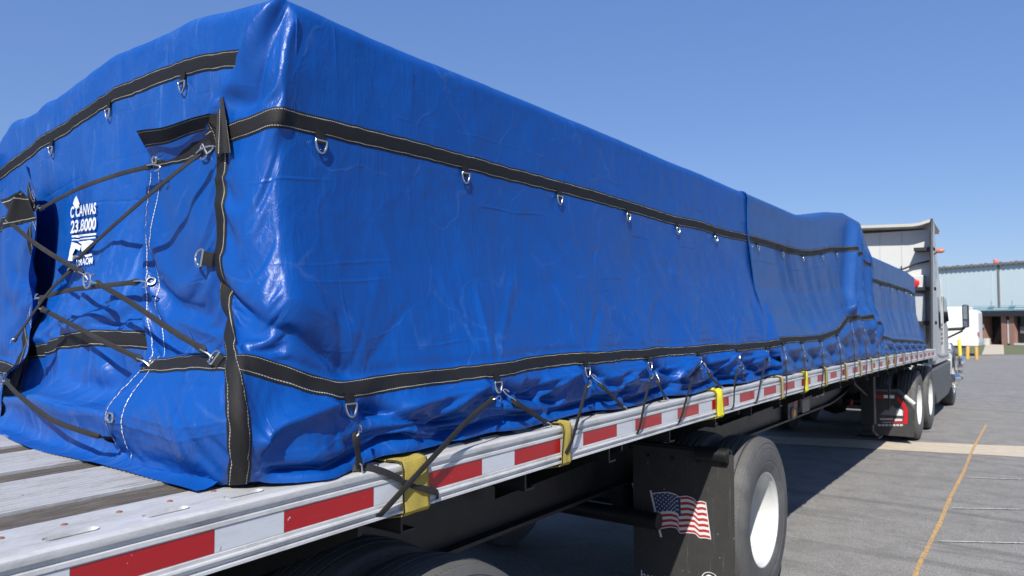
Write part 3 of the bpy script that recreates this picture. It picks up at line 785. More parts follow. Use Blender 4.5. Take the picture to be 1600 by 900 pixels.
# left side and top of the rear tarp (out of the photograph's sight, but there from a step aside)
def plain_sheet(name, grid, m, parent):
    nr_, nc_ = grid.shape[:2]; I = np.arange(nr_ * nc_).reshape(nr_, nc_)
    F = np.stack([I[:-1, :-1], I[:-1, 1:], I[1:, 1:], I[1:, :-1]], -1).reshape(-1, 4)
    yy, xx = np.mgrid[0:nr_, 0:nc_]
    uv = np.stack([grid[..., 1] + grid[..., 0] * .3, grid[..., 2] + grid[..., 0]], -1).reshape(-1, 2)
    return from_np(name, grid.reshape(-1, 3), F, m, parent, uv)
yy = np.linspace(1.40, 5.2, 190); xx = np.linspace(-0.24, -2.56, 90)
Yg, Xg = np.meshgrid(yy, xx, indexing='ij')
qq = np.stack([Yg, Xg], -1)
Zt = deckz(Yg) + 1.268 - 0.03 + 0.004 * vnoise(qq, (3, 3), 51, 3)
edge = np.clip((np.abs(Xg + 2.56)) / 0.06, 0, 1); Zt = Zt - 0.05 * (1 - edge) ** 2
plain_sheet('top_cover', np.stack([Xg, Yg, Zt], -1), M['tarp'], tarpA)
vv = np.linspace(0, 1.20, 70); Yg, Vg = np.meshgrid(np.linspace(1.28, 5.2, 190), vv, indexing='ij')
qq = np.stack([Yg, Vg], -1)
plain_sheet('left_side_cover', np.stack([-2.57 - 0.02 * np.exp(-Vg / .3) + .010 * vnoise(qq, (4, 3), 61, 3), Yg, deckz(Yg) + Vg], -1), M['tarp'], tarpA)

# --- second tarp, over the forward load
S_D = np.r_[np.arange(4.93, 8.0, 0.022), np.arange(8.0, 10.0, 0.028), np.arange(10.0, 12.86, 0.04)]
nrD = 113
MV_D = np.linspace(0, 1.62, nrD)[:, None] * np.ones((1, len(S_D))); MS_D = np.broadcast_to(S_D[None], MV_D.shape).copy()
def Htop(Y): return np.interp(Y, [4.9, 6.2, 6.6, 7.3, 8.0, 8.75, 9.05, 9.4, 12.2, 12.9], [1.265, 1.265, 1.30, 1.42, 1.50, 1.50, 1.32, 1.175, 1.165, 1.13])
def base_D(s, v):
    z, inn = over_top(v)
    k = Htop(s) / VT
    lift = np.interp(s, [4.9, 6.4, 7.0, 7.4, 8.6, 9.2, 10.0, 12.9], [0, 0, .03, .14, .14, 0.0, -.06, -.12]) * np.exp(-((v - VL) / .16) ** 2)
    fl = np.exp(-np.maximum(v, 0) / 0.30)
    X = np.interp(v, [0, .12, .25, .40, .62, .955, 1.27], [-.034, -.012, -.046, -.098, -.146, -.156, -.158]) - inn
    Y = s + .24 * np.clip(1 - v / 1.0, 0, 1) * np.exp(-(s - 4.93) / .6)
    return np.stack([X, Y, deckz(Y) + z * k + lift], -1)
D0 = base_D(MS_D, MV_D); QD = np.stack([MS_D, MV_D], -1)
nD = normals(D0); sgnD = 1 if nD[40, 40, 0] > 0 else -1; nD *= sgnD
hD = 0.006 * vnoise(QD, (2.0, .9), 71, 2)
rd = np.random.default_rng(9)
for k in range(16):
    s0 = rd.uniform(5.1, 7.6); hD += ridge(QD, (s0, rd.uniform(.9, 1.1)), (s0 + rd.uniform(.2, .5), 0.28), rd.choice([-1, 1]) * rd.uniform(.012, .024), rd.uniform(.025, .05), rd.uniform(.05, .10), ends=.3)
hD += ridge(QD, (8.25, 1.30), (7.55, 0.28), 0.11, 0.12, 0.045, .05) + ridge(QD, (8.45, 1.2), (8.1, 0.2), -0.10, 0.08, .05, ends=.1) + ridge(QD, (8.62, 1.2), (8.4, 0.1), 0.06, 0.06, .03, .1) + ridge(QD, (8.8, 1.1), (8.62, 0.1), -0.06, 0.05, .03, .1) + ridge(QD, (9.0, 1.15), (8.85, 0.1), 0.07, 0.06, .03, .1) + ridge(QD, (9.25, 1.2), (9.12, 0.1), -0.12, 0.09, .05, ends=.1)
for k in range(10):
    s0 = rd.uniform(9.4, 12.5); hD += ridge(QD, (s0, 1.1), (s0 + rd.uniform(-.1, .3), 0.25), rd.choice([-1, 1]) * rd.uniform(.008, .02), .06, ends=.3)
ringsD = np.arange(5.10, 12.8, 0.6)
for s0 in ringsD:
    hD += ridge(QD, (s0 + .04, .20), (s0 + .5, .07), -.035, .035) + ridge(QD, (s0 + .1, .17), (s0 + .55, .19), .03, .03) + ridge(QD, (s0 - .2, .05), (s0 + .25, .03), .02, .03)
    for k in range(4): hD += ridge(QD, (s0, .27), (s0 + rd.uniform(-.12, .12), .27 + rd.uniform(.2, .5)), rd.uniform(-.010, .008), .03, ends=.3)
hD *= np.clip((1.26 - MV_D) / .12, 0, 1)
D1 = D0 + nD * hD[..., None]
pinD = np.maximum(.85 * flat(MV_D - VU), .0)
pinD = np.maximum(pinD, .92 * flat(MV_D - VL)); pinD = np.maximum(pinD, (MV_D > 1.3) * .97); pinD = np.maximum(pinD, (MV_D < .01) * .99)
pinD = np.maximum(pinD, .62 * (MV_D > VL + .08)); pinD = np.maximum(pinD, .56 * (MV_D < VL)); pinD[:, :2] = .98; pinD[:, -1] = 1
P_D = relax(D1, pinD, nD, np.full(MV_D.shape, -.03), np.where(MV_D < VL, .012, .002), np.where(MV_D < VL, .03, .0), levels=(2, 1), iters=(80, 30), zfloor=zfl, dmax=np.full(MV_D.shape, .08))
clD = Cloth(S_D, MV_D, P_D, sgnD)
tarpD = thing('tarp', 'second blue tarp over the taller and lower stacks nearer the tractor', 'tarp', (-1.2, 9.0, dz(9.0)))
clD.mesh('side_cover', M['tarp_far'], tarpD)
for v_, sd in ((VU, 21), (VL, 22)):
    ribbon([(s, v_) for s in np.arange(4.945, 12.8, .1)], 'webbing', M['band'], tarpD, 0.056, frm=clD, seed=sd, off=.006, step=.03)
# edge of the second tarp, folded over like a hem where it laps the first
E0, En = clD.at(np.full(90, 4.935), np.linspace(0, 1.5, 90), 0.0)
mb = MB(); mb.tube([tuple(p) for p in E0 + En * 0.002], 0.006, 6); mb.build('hem', M['tarp_far'], tarpD, True)
yy = np.linspace(4.93, 12.86, 260); xx = np.linspace(-0.34, -2.40, 60); Yg, Xg = np.meshgrid(yy, xx, indexing='ij'); qq = np.stack([Yg, Xg], -1)
Zt = deckz(Yg) + Htop(Yg) * 0.992 + .012 * vnoise(qq, (2.5, 2), 81, 3) - .05 * (1 - np.clip(np.abs(Xg + 2.40) / .06, 0, 1)) ** 2
plain_sheet('top_cover', np.stack([Xg, Yg, Zt], -1), M['tarp_far'], tarpD)
Yg, kg = np.meshgrid(yy, np.linspace(0, .96, 40), indexing='ij'); qq = np.stack([Yg, kg], -1)
plain_sheet('left_side_cover', np.stack([-2.42 - .11 * np.exp(-kg / .3) + .02 * vnoise(qq, (3, 2), 83, 3), Yg, deckz(Yg) + kg * Htop(Yg)], -1), M['tarp_far'], tarpD)
ag, kg = np.meshgrid(np.linspace(0, 1, 70), np.linspace(0, 1, 40), indexing='ij')
xr_ = np.interp(kg, [0, .2, .35, .5, .9, 1], [-.05, -.06, -.11, -.155, -.17, -.21]); Xg = xr_ + (-2.6 - 2 * xr_) * ag; qq = np.stack([Xg, kg], -1)
plain_sheet('front_cover', np.stack([Xg, 12.84 + .02 * vnoise(qq, (4, 3), 85, 3) + .0 * kg, dz(12.8) + kg * 1.10], -1), M['tarp_far'], tarpD)
#==PART3==

# ------------------------------------------------------------------ ground
def ground_mat():
    m, nt, b = mat('asphalt'); o = tc(nt)
    big = noise(nt, 0.22, 6, 0.6, o)
    agg = noise(nt, 75, 5, 0.7, o)
    md = noise(nt, 3.2, 8, 0.75, o)
    c = mix(nt, big, (0.23, 0.223, 0.21), (0.32, 0.308, 0.288)); c = mix(nt, ramp(nt, md, [(0.38, 0.45), (0.56, 0)]), c, (0.13, 0.127, 0.122))
    gr = noise(nt, 24, 6, 0.8, o); c = mix(nt, ramp(nt, gr, [(0.56, 0), (0.68, 0.7)]), c, (0.45, 0.435, 0.40)); c = mix(nt, ramp(nt, gr, [(0.34, 0.7), (0.44, 0)]), c, (0.10, 0.098, 0.094))
    c = mix(nt, ramp(nt, agg, [(0.36, 0.8), (0.55, 0)]), c, (0.085, 0.083, 0.08))
    c = mix(nt, ramp(nt, agg, [(0.60, 0), (0.68, 0.65)]), c, (0.42, 0.40, 0.37))
    pale = ramp(nt, noise(nt, 2.4, 6, 0.7, o), [(0.62, 0), (0.78, 0.35)])
    c = mix(nt, pale, c, (0.30, 0.29, 0.27))
    # dark tar seams and tyre marks running across the lot
    mp = mapping(nt, o, (0.22, 3.4, 1), (0, 0, -0.66))
    tr = ramp(nt, noise(nt, 1.0, 7, 0.62, mp, 0.25), [(0.55, 0), (0.70, 0.50)])
    c = mix(nt, tr, c, (0.045, 0.044, 0.044))
    sp = ramp(nt, noise(nt, 9, 6, 0.8, o), [(0.66, 0), (0.74, 0.5)])
    c = mix(nt, sp, c, (0.44, 0.43, 0.40))
    st = ramp(nt, noise(nt, 0.9, 5, 0.65, mapping(nt, o, (1, 1, 1), (0, 0, 0), (7, 3, 0))), [(0.60, 0), (0.72, 0.35)])
    c = mix(nt, st, c, (0.10, 0.098, 0.095))
    vo = N(nt, 'ShaderNodeTexVoronoi', feature='DISTANCE_TO_EDGE'); vo.inputs['Scale'].default_value = 0.55
    wv = nt.nodes.new('ShaderNodeVectorMath'); wv.operation = 'ADD'
    nz = N(nt, 'ShaderNodeTexNoise'); nz.inputs['Scale'].default_value = 1.6; nz.inputs['Detail'].default_value = 6
    L(nt, o, nz.inputs['Vector']); L(nt, o, wv.inputs[0]); L(nt, nz.outputs['Color'], wv.inputs[1]); L(nt, wv.outputs[0], vo.inputs['Vector'])
    ck = ramp(nt, vo.outputs['Distance'], [(0.002, 0.7), (0.007, 0)])
    ckm = math_(nt, 'MULTIPLY', ck, ramp(nt, noise(nt, 0.35, 3, 0.5, o), [(0.5, 0), (0.6, 0.8)]))
    c = mix(nt, ckm, c, (0.03, 0.03, 0.03))
    L(nt, c, b.inputs['Base Color']); b.inputs['Roughness'].default_value = 0.88; b.inputs['Specular IOR Level'].default_value = 0.3
    bump(nt, b, math_(nt, 'ADD', agg, noise(nt, 30, 5, 0.6, o)), 0.5, 0.006); return m
M['asphalt'] = ground_mat()
M['concrete'] = simple('pale_concrete', (0.48, 0.415, 0.32), 0.9, 0, 0.25, 7, 0.4, 120, dirt=(0.30, 0.27, 0.22))
def line_mat(name, col):
    m, nt, b = mat(name); o = tc(nt)
    worn = ramp(nt, noise(nt, 60, 5, 0.7, o), [(0.42, 1), (0.56, 0)])
    L(nt, mix(nt, math_(nt, 'MULTIPLY', worn, 0.8), col, (0.15, 0.145, 0.14)), b.inputs['Base Color']); b.inputs['Roughness'].default_value = 0.85; return m
M['orange_line'] = line_mat('worn_orange_paint', (0.55, 0.33, 0.11))
M['white_line'] = line_mat('worn_white_paint', (0.55, 0.54, 0.52))
M['grass'] = simple('lawn', (0.12, 0.135, 0.06), 0.95, 0, 0.4, 6, 0.6, 40)
mb = MB(); mb.add([(-500, -400, 0), (500, -400, 0), (500, 800, 0), (-500, 800, 0)], [(0, 1, 2, 3)])
g = mb.build('ground', M['asphalt'], fix=False); g['kind'] = 'structure'
a0, a1 = onZ(1384, 689), onZ(1600, 697.5); b0, b1 = onZ(1371, 702), onZ(1600, 714.7)
def ext(p, q, s0, s1): d = (q - p).normalized(); return p + d * s0, q + d * s1
a0, a1 = ext(a0, a1, -14, 16); b0, b1 = ext(b0, b1, -14, 16)
mb = MB(); n_ = 60; V = []
for i in range(n_ + 1):
    k = i / n_; p = a0.lerp(a1, k); q = b0.lerp(b1, k); j = 0.02 * math.sin(i * 1.7) + 0.015 * math.sin(i * 4.1)
    V += [(p.x, p.y + j, 0.004), (q.x, q.y - j, 0.004)]
mb.add(V, [(2*i, 2*i+1, 2*i+3, 2*i+2) for i in range(n_)])
o = mb.build('concrete_strip', M['concrete'], fix=False); o['kind'] = 'structure'
def ground_line(name, px, wd, m_, label, z=0.008, jit=0.0, group=None):
    P = [onZ(*p) for p in px]; Q = []
    for i in range(len(P) - 1):
        for k in range(8): Q.append(P[i].lerp(P[i + 1], k / 8))
    Q.append(P[-1]); V = []
    for i, p in enumerate(Q):
        t = (Q[min(i + 1, len(Q) - 1)] - Q[max(i - 1, 0)]).normalized(); nn = Vector((-t.y, t.x, 0)); ww = wd * (1 + jit * random.uniform(-1, 1))
        V += [tuple(p + nn * ww / 2)[:2] + (z,), tuple(p - nn * ww / 2)[:2] + (z,)]
    mb = MB(); mb.add(V, [(2*i, 2*i+1, 2*i+3, 2*i+2) for i in range(len(Q) - 1)])
    o = mb.build(name, m_, fix=False); o['kind'] = 'structure'; return o
ground_line('orange_line', [(1541, 664), (1532, 681), (1525, 693), (1519, 705), (1512, 722), (1506, 738), (1496, 757), (1485, 778), (1476, 800), (1468, 820), (1458, 840), (1448, 860), (1438, 880), (1430, 900), (1408, 960), (1380, 1040)], 0.034, M['orange_line'], '', jit=.18)
ground_line('white_line', [(1510, 746.7), (1600, 750), (1800, 757)], 0.028, M['white_line'], '')
ground_line('white_line', [(1488, 795), (1600, 796.9), (1800, 800)], 0.028, M['white_line'], '')
ground_line('white_line', [(1467, 846.7), (1600, 849.7), (1800, 854)], 0.028, M['white_line'], '')

# ------------------------------------------------------------------ flatbed trailer
Y_R, Y_F = -0.85, 13.80
trailer = thing('flatbed_trailer', 'long aluminium flatbed trailer with red and white tape along its rail under the blue load', 'trailer', (-1.3, 6.0, 0.0))
def extrude(name, prof, ys, m, parent, xs=0.0, closed=False, smooth=False, sharp=True):
    """cross section (x, z below/above deck) swept along the cambered deck"""
    V = []; k = len(prof)
    for y in ys:
        d = dz(y)
        V += [(xs + x, y, d + z) for x, z in prof]
    F = []; n = len(ys)
    for i in range(n - 1):
        for j in range(k if closed else k - 1):
            j2 = (j + 1) % k; F.append((i*k+j, (i+1)*k+j, (i+1)*k+j2, i*k+j2))
    mb = MB(); mb.add(V, F)
    if closed: mb.add([V[j] for j in range(k)], [tuple(range(k))]); mb.add([V[(n-1)*k+j] for j in range(k)], [tuple(range(k))])
    return mb.build(name, m, parent, smooth)
ys = list(np.arange(Y_R, Y_F, 0.2)) + [Y_F]
face = [(-0.040, 0.0), (-0.014, 0.0015), (-0.006, 0.001), (0.0, -0.004), (0.001, -0.009), (0.0, -0.018), (-0.007, -0.021), (-0.007, -0.029), (-0.001, -0.032), (0.0, -0.040),
        (-0.003, -0.042), (-0.003, -0.095), (0.0, -0.097), (0.001, -0.104), (0.005, -0.107), (0.006, -0.111), (0.001, -0.114), (-0.002, -0.123), (0.005, -0.126), (0.006, -0.132), (0.001, -0.134), (-0.05, -0.134)]
extrude('side_rail', face, ys, M['rail'], trailer, smooth=True)
extrude('side_rail', [(-2.6 - x, z) for x, z in face], ys, M['rail'], trailer, smooth=True)
# top plate of the rail, with the long slots for the strap winches
mb = MB()
def strip(x0, x1, y0, y1, z0=0.0, z1=0.0):
    mb.add([(x0, y0, dz(y0)+z0), (x1, y0, dz(y0)+z1), (x1, y1, dz(y1)+z1), (x0, y1, dz(y1)+z0)], [(0, 1, 2, 3)])
slots = []; y = -0.75
while y < 3.0: slots.append(y); y += 0.187
xo, xi = -0.052, -0.078
for y0, y1 in zip(ys[:-1], ys[1:]):
    strip(-0.205, xi, y0, y1, -.0035, 0)
    strip(xo, -0.040, y0, y1)
yy_ = Y_R; SL = 0.100
for s0 in slots + [None]:
    if s0 is None:
        ysr = list(np.arange(yy_, Y_F, .4)) + [Y_F]
        for p, q in zip(ysr[:-1], ysr[1:]): strip(xi, xo, p, q)
        break
    off_ = 0.037
    a_, b_ = s0 + off_, s0 + off_ + SL
    strip(xi, xo, yy_, a_); yy_ = b_
    # stadium shaped pocket: sloping bed, rounded ends filled with plate
    r_ = (xo - xi) / 2; cx = (xo + xi) / 2; n_ = 8
    out = [(cx + r_ * math.sin(t), b_ - r_ + r_ * math.cos(t)) for t in np.linspace(-math.pi/2, math.pi/2, n_)] + [(cx + r_ * math.sin(t), a_ + r_ + r_ * math.cos(t)) for t in np.linspace(math.pi/2, 3*math.pi/2, n_)]
    inn_ = [(cx + (x - cx) * .45 , (a_+b_)/2 + (yv - (a_+b_)/2) * .88) for x, yv in out]
    V = [(x, yv, dz(yv) + 0.0025) for x, yv in out] + [(x, yv, dz(yv) - 0.016) for x, yv in inn_]; k = len(out)
    mb.add(V, [(i, (i+1) % k, k+(i+1) % k, k+i) for i in range(k)] + [tuple(range(k, 2*k))])
    for cy, sg, t0 in ((b_, 1, 0), (a_, -1, n_)):
        arc = out[:n_] if sg == 1 else out[n_:]
        for sx in (0, 1):
            X_ = xi if (sx == 0) == (sg == 1) else xo
            seg = arc[:n_//2+1] if sx == 0 else arc[n_//2:]
            seg = arc[:4+1] if sx == 0 else arc[4-1+0:]
            pts = [(X_, cy)] + seg
            for i in range(1, len(pts) - 1): mb.add([(pts[0][0], pts[0][1], dz(cy)), (pts[i][0], pts[i][1], dz(pts[i][1])), (pts[i+1][0], pts[i+1][1], dz(pts[i+1][1]))], [(0, 1, 2)])
mb.build('rail_top_plate', M['rail'], trailer)
# rivets on the top plate
M['rivet'] = simple('rusty_rivet', (0.20, 0.09, 0.06), 0.7)
for k in range(12):
    mb = MB(); y0 = -0.1 + k * .11
    for X_ in (-0.155,):
        mb.lathe([(0, .007), (.0018, .006), (.003, .003), (.0031, .0001)], (X_ + .002 * math.sin(k * 3), y0, dz(y0) - .0018), 'Z', 10)
    mb.build('rivet', M['rivet'], trailer, True)
# deck boards: ribbed aluminium planks and nailing strips of wood
woods = [(-0.335, -0.220), (-0.795, -0.665), (-1.24, -1.11), (-1.69, -1.56), (-2.13, -2.00)]
al = [(-0.665, -0.335), (-1.11, -0.795), (-1.56, -1.24), (-2.00, -1.69), (-2.395, -2.13)]
ysd = list(np.arange(Y_R, Y_F, 0.3)) + [Y_F]
for x0, x1 in al + [(-0.220, -0.205)]:
    prof = [(x0 + .002, -.02), (x0 + .002, .003), (x0 + .010, .003), (x0 + .013, -.004)]; x = x0 + .020
    while x < x1 - .02:
        prof += [(x, -0.008), (x + .003, .003), (x + .009, .003), (x + .012, -0.008)]; x += .0250
    prof += [(x1 - .014, -.004), (x1 - .011, .003), (x1 - .002, .003), (x1 - .002, -.02)]
    if x1 - x0 < .05: prof = [(x0, -.01), (x0, -.004), (x1, -.004), (x1, -.0055)]
    extrude('deck_plank', prof, ysd, M['plank'], trailer)
for x0, x1 in woods:
    xs_ = np.linspace(x0 + .003, x1 - .003, 9); r_ = np.random.default_rng(int(-x0 * 100))
    ysw = np.arange(Y_R, Y_F, .12); V = []
    for y in ysw: V += [(x, y, dz(y) - .003 - .003 * r_.random()) for x in xs_]
    k = len(xs_); mb = MB(); mb.add(V, [(i*k+j, i*k+j+1, (i+1)*k+j+1, (i+1)*k+j) for i in range(len(ysw)-1) for j in range(k-1)])
    mb.add([(x0-.004, Y_R, dz(Y_R)-.02), (x1+.004, Y_R, dz(Y_R)-.02), (x1+.004, Y_F, dz(Y_F)-.02), (x0-.004, Y_F, dz(Y_F)-.02)], [(0, 1, 2, 3)])
    mb.build('wooden_nailing_strip', M['wood'], trailer, True)
extrude('deck_plank', [(-2.395, 0), (-2.56, 0)], ysd, M['plank'], trailer)
extrude('deck_underside', [(-.05, -.05), (-2.55, -.05)], ysd, M['black_steel'], trailer)
mb = MB(); mb.box((-2.6, Y_R - .01, dz(Y_R) - .134), (0, Y_R - .002, dz(Y_R) + .001)); mb.build('rear_rail', M['rail'], trailer, bevel=.003)
mb = MB(); mb.box((-2.6, Y_F + .002, dz(Y_F) - .134), (0, Y_F + .012, dz(Y_F) + .001)); mb.build('front_rail', M['rail'], trailer, bevel=.003)
# reflective tape: red and white pieces, positions read along the rail
def rail_Y(u, v=None):
    y = 3.0
    for _ in range(6): p = onX(u, 600, 0.0); y = p.y
    return y
red = [(118, 340), (448, 586), (668, 754), (805, 876), (911.7, 964), (993, 1034), (1059, 1092), (1112.7, 1139), (1156.2, 1179), (1194, 1213), (1225.6, 1242), (1253, 1267), (1278, 1287), (1298.2, 1308), (1316.7, 1325), (1333, 1341), (1349, 1356), (1362, 1368.5), (1374, 1380)]
cur = Y_R + .05; segs = []
R_ = [(rail_Y(a), rail_Y(b)) for a, b in red]
R_ = [(R_[0][0] - .4572, R_[0][0] - .178)] + R_
yr = R_[-1][0]
while yr + .4572 * 2 < Y_F: yr += .4572; R_.append((yr, yr + .279))
pw = Y_R + .05
for a_, b_ in R_:
    if a_ - pw > .02: segs.append((pw + .001, a_ - .001, 'white_tape'))
    segs.append((a_, b_, 'red_tape')); pw = b_
for a_, b_, mm in segs:
    yy_ = np.linspace(a_, b_, 4); V = []
    for y in yy_: V += [(-.0022, y, dz(y) - .0435), (-.0022, y, dz(y) - .0940)]
    mb = MB(); mb.add(V, [(0, 1, 3, 2), (2, 3, 5, 4), (4, 5, 7, 6)]); mb.build(mm.replace('_tape', '_reflective_tape'), M[mm], trailer, fix=False)

# chassis beams, outriggers, cross members
def zb(y): return float(np.interp(y, [-1, 9.8, 10.6, 11.4, 12.2, 13.8], [.74, .74, .80, .95, 1.04, 1.06]))
for X_ in (-0.80, -1.80):
    ysb = list(np.arange(Y_R + .1, Y_F, .25)); mb = MB()
    for (xa, xb, za, zb_) in ((-.006, .006, None, None),):
        pass
    V = []; prof_n = 8
    for y in ysb:
        zt = dz(y) - .15; b_ = zb(y); s_ = 1
        P = [(-.065, b_), (.065, b_), (.065, b_ + .018), (.007, b_ + .02), (.007, zt - .02), (.065, zt - .018), (.065, zt), (-.065, zt), (-.065, zt - .018), (-.007, zt - .02), (-.007, b_ + .02), (-.065, b_ + .018)]
        V += [(X_ + a_, y, z_) for a_, z_ in P]
    k = 12; mb.add(V, [(i*k+j, (i+1)*k+j, (i+1)*k+(j+1) % k, i*k+(j+1) % k) for i in range(len(ysb)-1) for j in range(k)])
    mb.build('chassis_beam', M['black_steel'], trailer)
y = -0.3
while y < 13.6:
    mb = MB(); zt = dz(y) - .145
    mb.box((-2.55, y - .03, zt - .055), (-.03, y - .022, zt)); mb.box((-2.55, y - .03, zt - .060), (-.03, y + .03, zt - .053)); mb.build('cross_member', M['black_steel'], trailer); y += .61
for y in (1.35, 2.85, 4.35, 5.85, 7.36, 8.86, 10.3):
    for sg, xb, xr in ((1, -.73, -.04), (-1, -1.87, -2.56)):
        zt = dz(y) - .14; mb = MB(); mb.prism([(xb, zt), (xr, zt), (xr, zt - .035), (xb, zt - .34)], 'Y', y, y + .012); mb.build('outrigger_bracket', M['black_steel'], trailer)
for y in (0.9, 4.0, 5.5):
    mb = MB(); mb.tube([(-2.2, y, .62), (-.4, y, .62)], .05, 10); mb.build('cross_tube', M['black_steel'], trailer, True)

# wheels
M['tyre'] = simple('dusty_tyre_rubber', (0.085, 0.084, 0.082), 0.85, 0, 0.35, 9, 0.5, 150, dirt=(0.20, 0.195, 0.185))
M['rim_white'] = simple('white_wheel_paint', (0.56, 0.565, 0.55), 0.35, 0, 0.06, 6, dirt=(0.42, 0.40, 0.36))
def tyre_profile(Rr=.523, W=.275):
    h = W / 2; P = []
    P += [(-h*.80, .292), (-h*.90, .300), (-h*.98, .345), (-h, .40), (-h*.985, .44), (-h*.93, .475), (-h*.93, .480), (-h*.90, .492), (-h*.84, .508)]
    # ribs and grooves of the tread
    xs_ = np.linspace(-h*.80, h*.80, 6)
    for i in range(5):
        a_, b_ = xs_[i] + .006, xs_[i+1] - .006
        if i == 0: a_ = xs_[0]
        if i == 4: b_ = xs_[5]
        cr = lambda x: Rr - .012 * (x / (h*.8)) ** 2
        P += [(a_, cr(a_) - (.016 if i else .002)), (a_ + .0015, cr(a_)), ((a_ + b_)/2, cr((a_+b_)/2)), (b_ - .0015, cr(b_)), (b_, cr(b_) - (.016 if i < 4 else .002))]
    P += [(h*.84, .508), (h*.90, .492), (h*.93, .484), (h*.915, .480), (h*.93, .475), (h*.985, .452), (h*.975, .449), (h*.985, .446), (h*1.01, .40), (h*1.0, .372), (h*.985, .370), (h*.99, .366), (h*.98, .345), (h*.90, .300), (h*.80, .292)]
    return P
def wheel(parent, c, out=1, dish=.12, m_=None, tread=True):
    """rim mesh at the wheel centre with its tyre as a sub-part; out = side the dish opens to"""
    mb = MB(); h = .1375
    rim = [(.118, .300), (.122, .297), (.120, .291), (.108, .287), (.098, .276), (.060, .270), (.0, .266), (.118 - dish - .0, .264), (.118 - dish - .02, .250), (.118 - dish - .02, .16), (.118 - dish, .13), (.118 - dish + .002, .098), (.118 - dish + .040, .090), (.118 - dish + .046, .060), (.118 - dish + .047, .001)]
    mb.lathe([(a_ * out, r) for a_, r in rim], c, 'X', 56)
    mb.lathe([(-.118 * out, .300), (-.11 * out, .285), (-.05 * out, .262), (.0, .256)], c, 'X', 56)
    rm = mb.build('wheel', m_ or M['rim_white'], parent, True)
    for v in range(0):
        pass
    # move origin to the centre
    cw = Vector(c) - parent_world(parent); rm.data.transform(Matrix.Translation(-cw)); rm.location = cw
    nb = MB()
    for k in range(10):
        t = 2*math.pi*k/10; yk, zk = .143*math.cos(t), .143*math.sin(t)
        nb.tube([(c[0] + out*(.118 - dish), c[1] + yk, c[2] + zk), (c[0] + out*(.118 - dish + .032), c[1] + yk, c[2] + zk)], .014, 6)
    b = nb.build('wheel_nut', M['steel'], rm, True)
    mb = MB(); mb.lathe(tyre_profile(), c, 'X', 84)
    t = mb.build('tyre', M['tyre'], rm, True)
    if tread:   # fine sipes cut at the rib edges
        sp = MB(); n_ = 150
        for k in range(n_):
            a_ = 2*math.pi*k/n_
            for X0, sgn in ((-.108, 1), (.108, -1), (-.022, 1), (.022, -1), (-.066, 1), (.066, -1)):
                r_ = .5232 - .012 * (X0 / .11) ** 2 + .0003; da = .0035
                V = []
                for (dx, dr, aa) in ((0, 0, a_ - da), (0.012 * sgn, .001, a_ - da + .012), (0.012 * sgn, .001, a_ + da * .2 + .012), (0, 0, a_ + da * .2)):
                    V.append((c[0] + X0 + dx, c[1] + (r_ + dr) * math.cos(aa), c[2] + (r_ + dr) * math.sin(aa)))
                sp.add(V, [(0, 1, 2, 3)])
        o = sp.build('tread_sipes', M['black_plastic'], rm, fix=False); o['kind'] = 'stuff'
    return rm
WR = .523
for i, y in enumerate((1.72, 4.78)):
    wheel(trailer, (-.148, y, WR), 1, .19); wheel(trailer, (-.478, y, WR), -1, .13, tread=(i == 0 or True))
    wheel(trailer, (-2.452, y, WR), -1, .13, tread=False); wheel(trailer, (-2.122, y, WR), 1, .13, tread=False)
    mb = MB(); mb.tube([(-2.3, y, WR), (-.3, y, WR)], .065, 14); mb.tube([(-.72, y, WR), (-.66, y, WR)], .21, 24); mb.tube([(-1.94, y, WR), (-1.88, y, WR)], .21, 24); mb.build('axle', M['black_steel'], trailer, True)
    for X_ in (-.80, -1.80):
        mb = MB(); mb.lathe([(-.14, .09), (-.13, .12), (-.07, .13), (-.04, .115), (-.01, .13), (.07, .13), (.10, .10)], (X_, y + .32, .62), 'Z', 24); mb.build('air_spring', M['rubber'], trailer, True)
        mb = MB(); mb.prism([(y - .55, .72), (y - .40, .72), (y - .35, .62), (y + .42, .46), (y + .42, .40), (y - .3, .50), (y - .55, .52)], 'X', X_ - .035, X_ + .035); mb.build('suspension_arm', M['black_steel'], trailer)
# mud flap with the flag
fY = 4.12
zf0 = .24
def flapp(u, v): return onY(u, v, fY)
mb = MB(); mb.box((-.625, fY, zf0), (.005, fY + .009, 1.03))
M['flap'] = simple('mud_flap_rubber', (0.035, 0.035, 0.036), 0.6, 0, 0.3, 7, 0.25, 90)
def flap_mat():
    m, nt, b = mat('dusty_mud_flap'); o = tc(nt)
    st = noise(nt, 3, 6, 0.7, mapping(nt, o, (26, 1, 1.1)))
    dr = ramp(nt, st, [(0.60, 0), (0.68, 1)])
    c = mix(nt, noise(nt, 10, 6, 0.65, o), (0.020, 0.020, 0.021), (0.046, 0.045, 0.043))
    c = mix(nt, math_(nt, 'MULTIPLY', dr, .35), c, (0.17, 0.165, 0.155))
    sp = ramp(nt, noise(nt, 48, 3, 0.5, o), [(0.715, 0), (0.735, 1)])
    c = mix(nt, math_(nt, 'MULTIPLY', sp, .7), c, (0.26, 0.255, 0.245))
    L(nt, c, b.inputs['Base Color']); b.inputs['Roughness'].default_value = .55; bump(nt, b, noise(nt, 70, 5, .6, o), .3, .003); return m
M['flap'] = flap_mat()
fl = mb.build('mud_flap', M['flap'], trailer)
mb = MB(); mb.box((-.66, fY + .004, 1.0), (-.02, fY + .05, 1.05)); mb.tube([(-.20, fY - .012, 1.025), (-.02, fY - .012, 1.025)], .042, 16)
for X_ in (-.52, -.36, -.2, -.05): mb.tube([(X_, fY - .012, .975), (X_, fY + .01, .975)], .010, 8)
mb.build('flap_hanger', M['black_steel'], trailer, True)
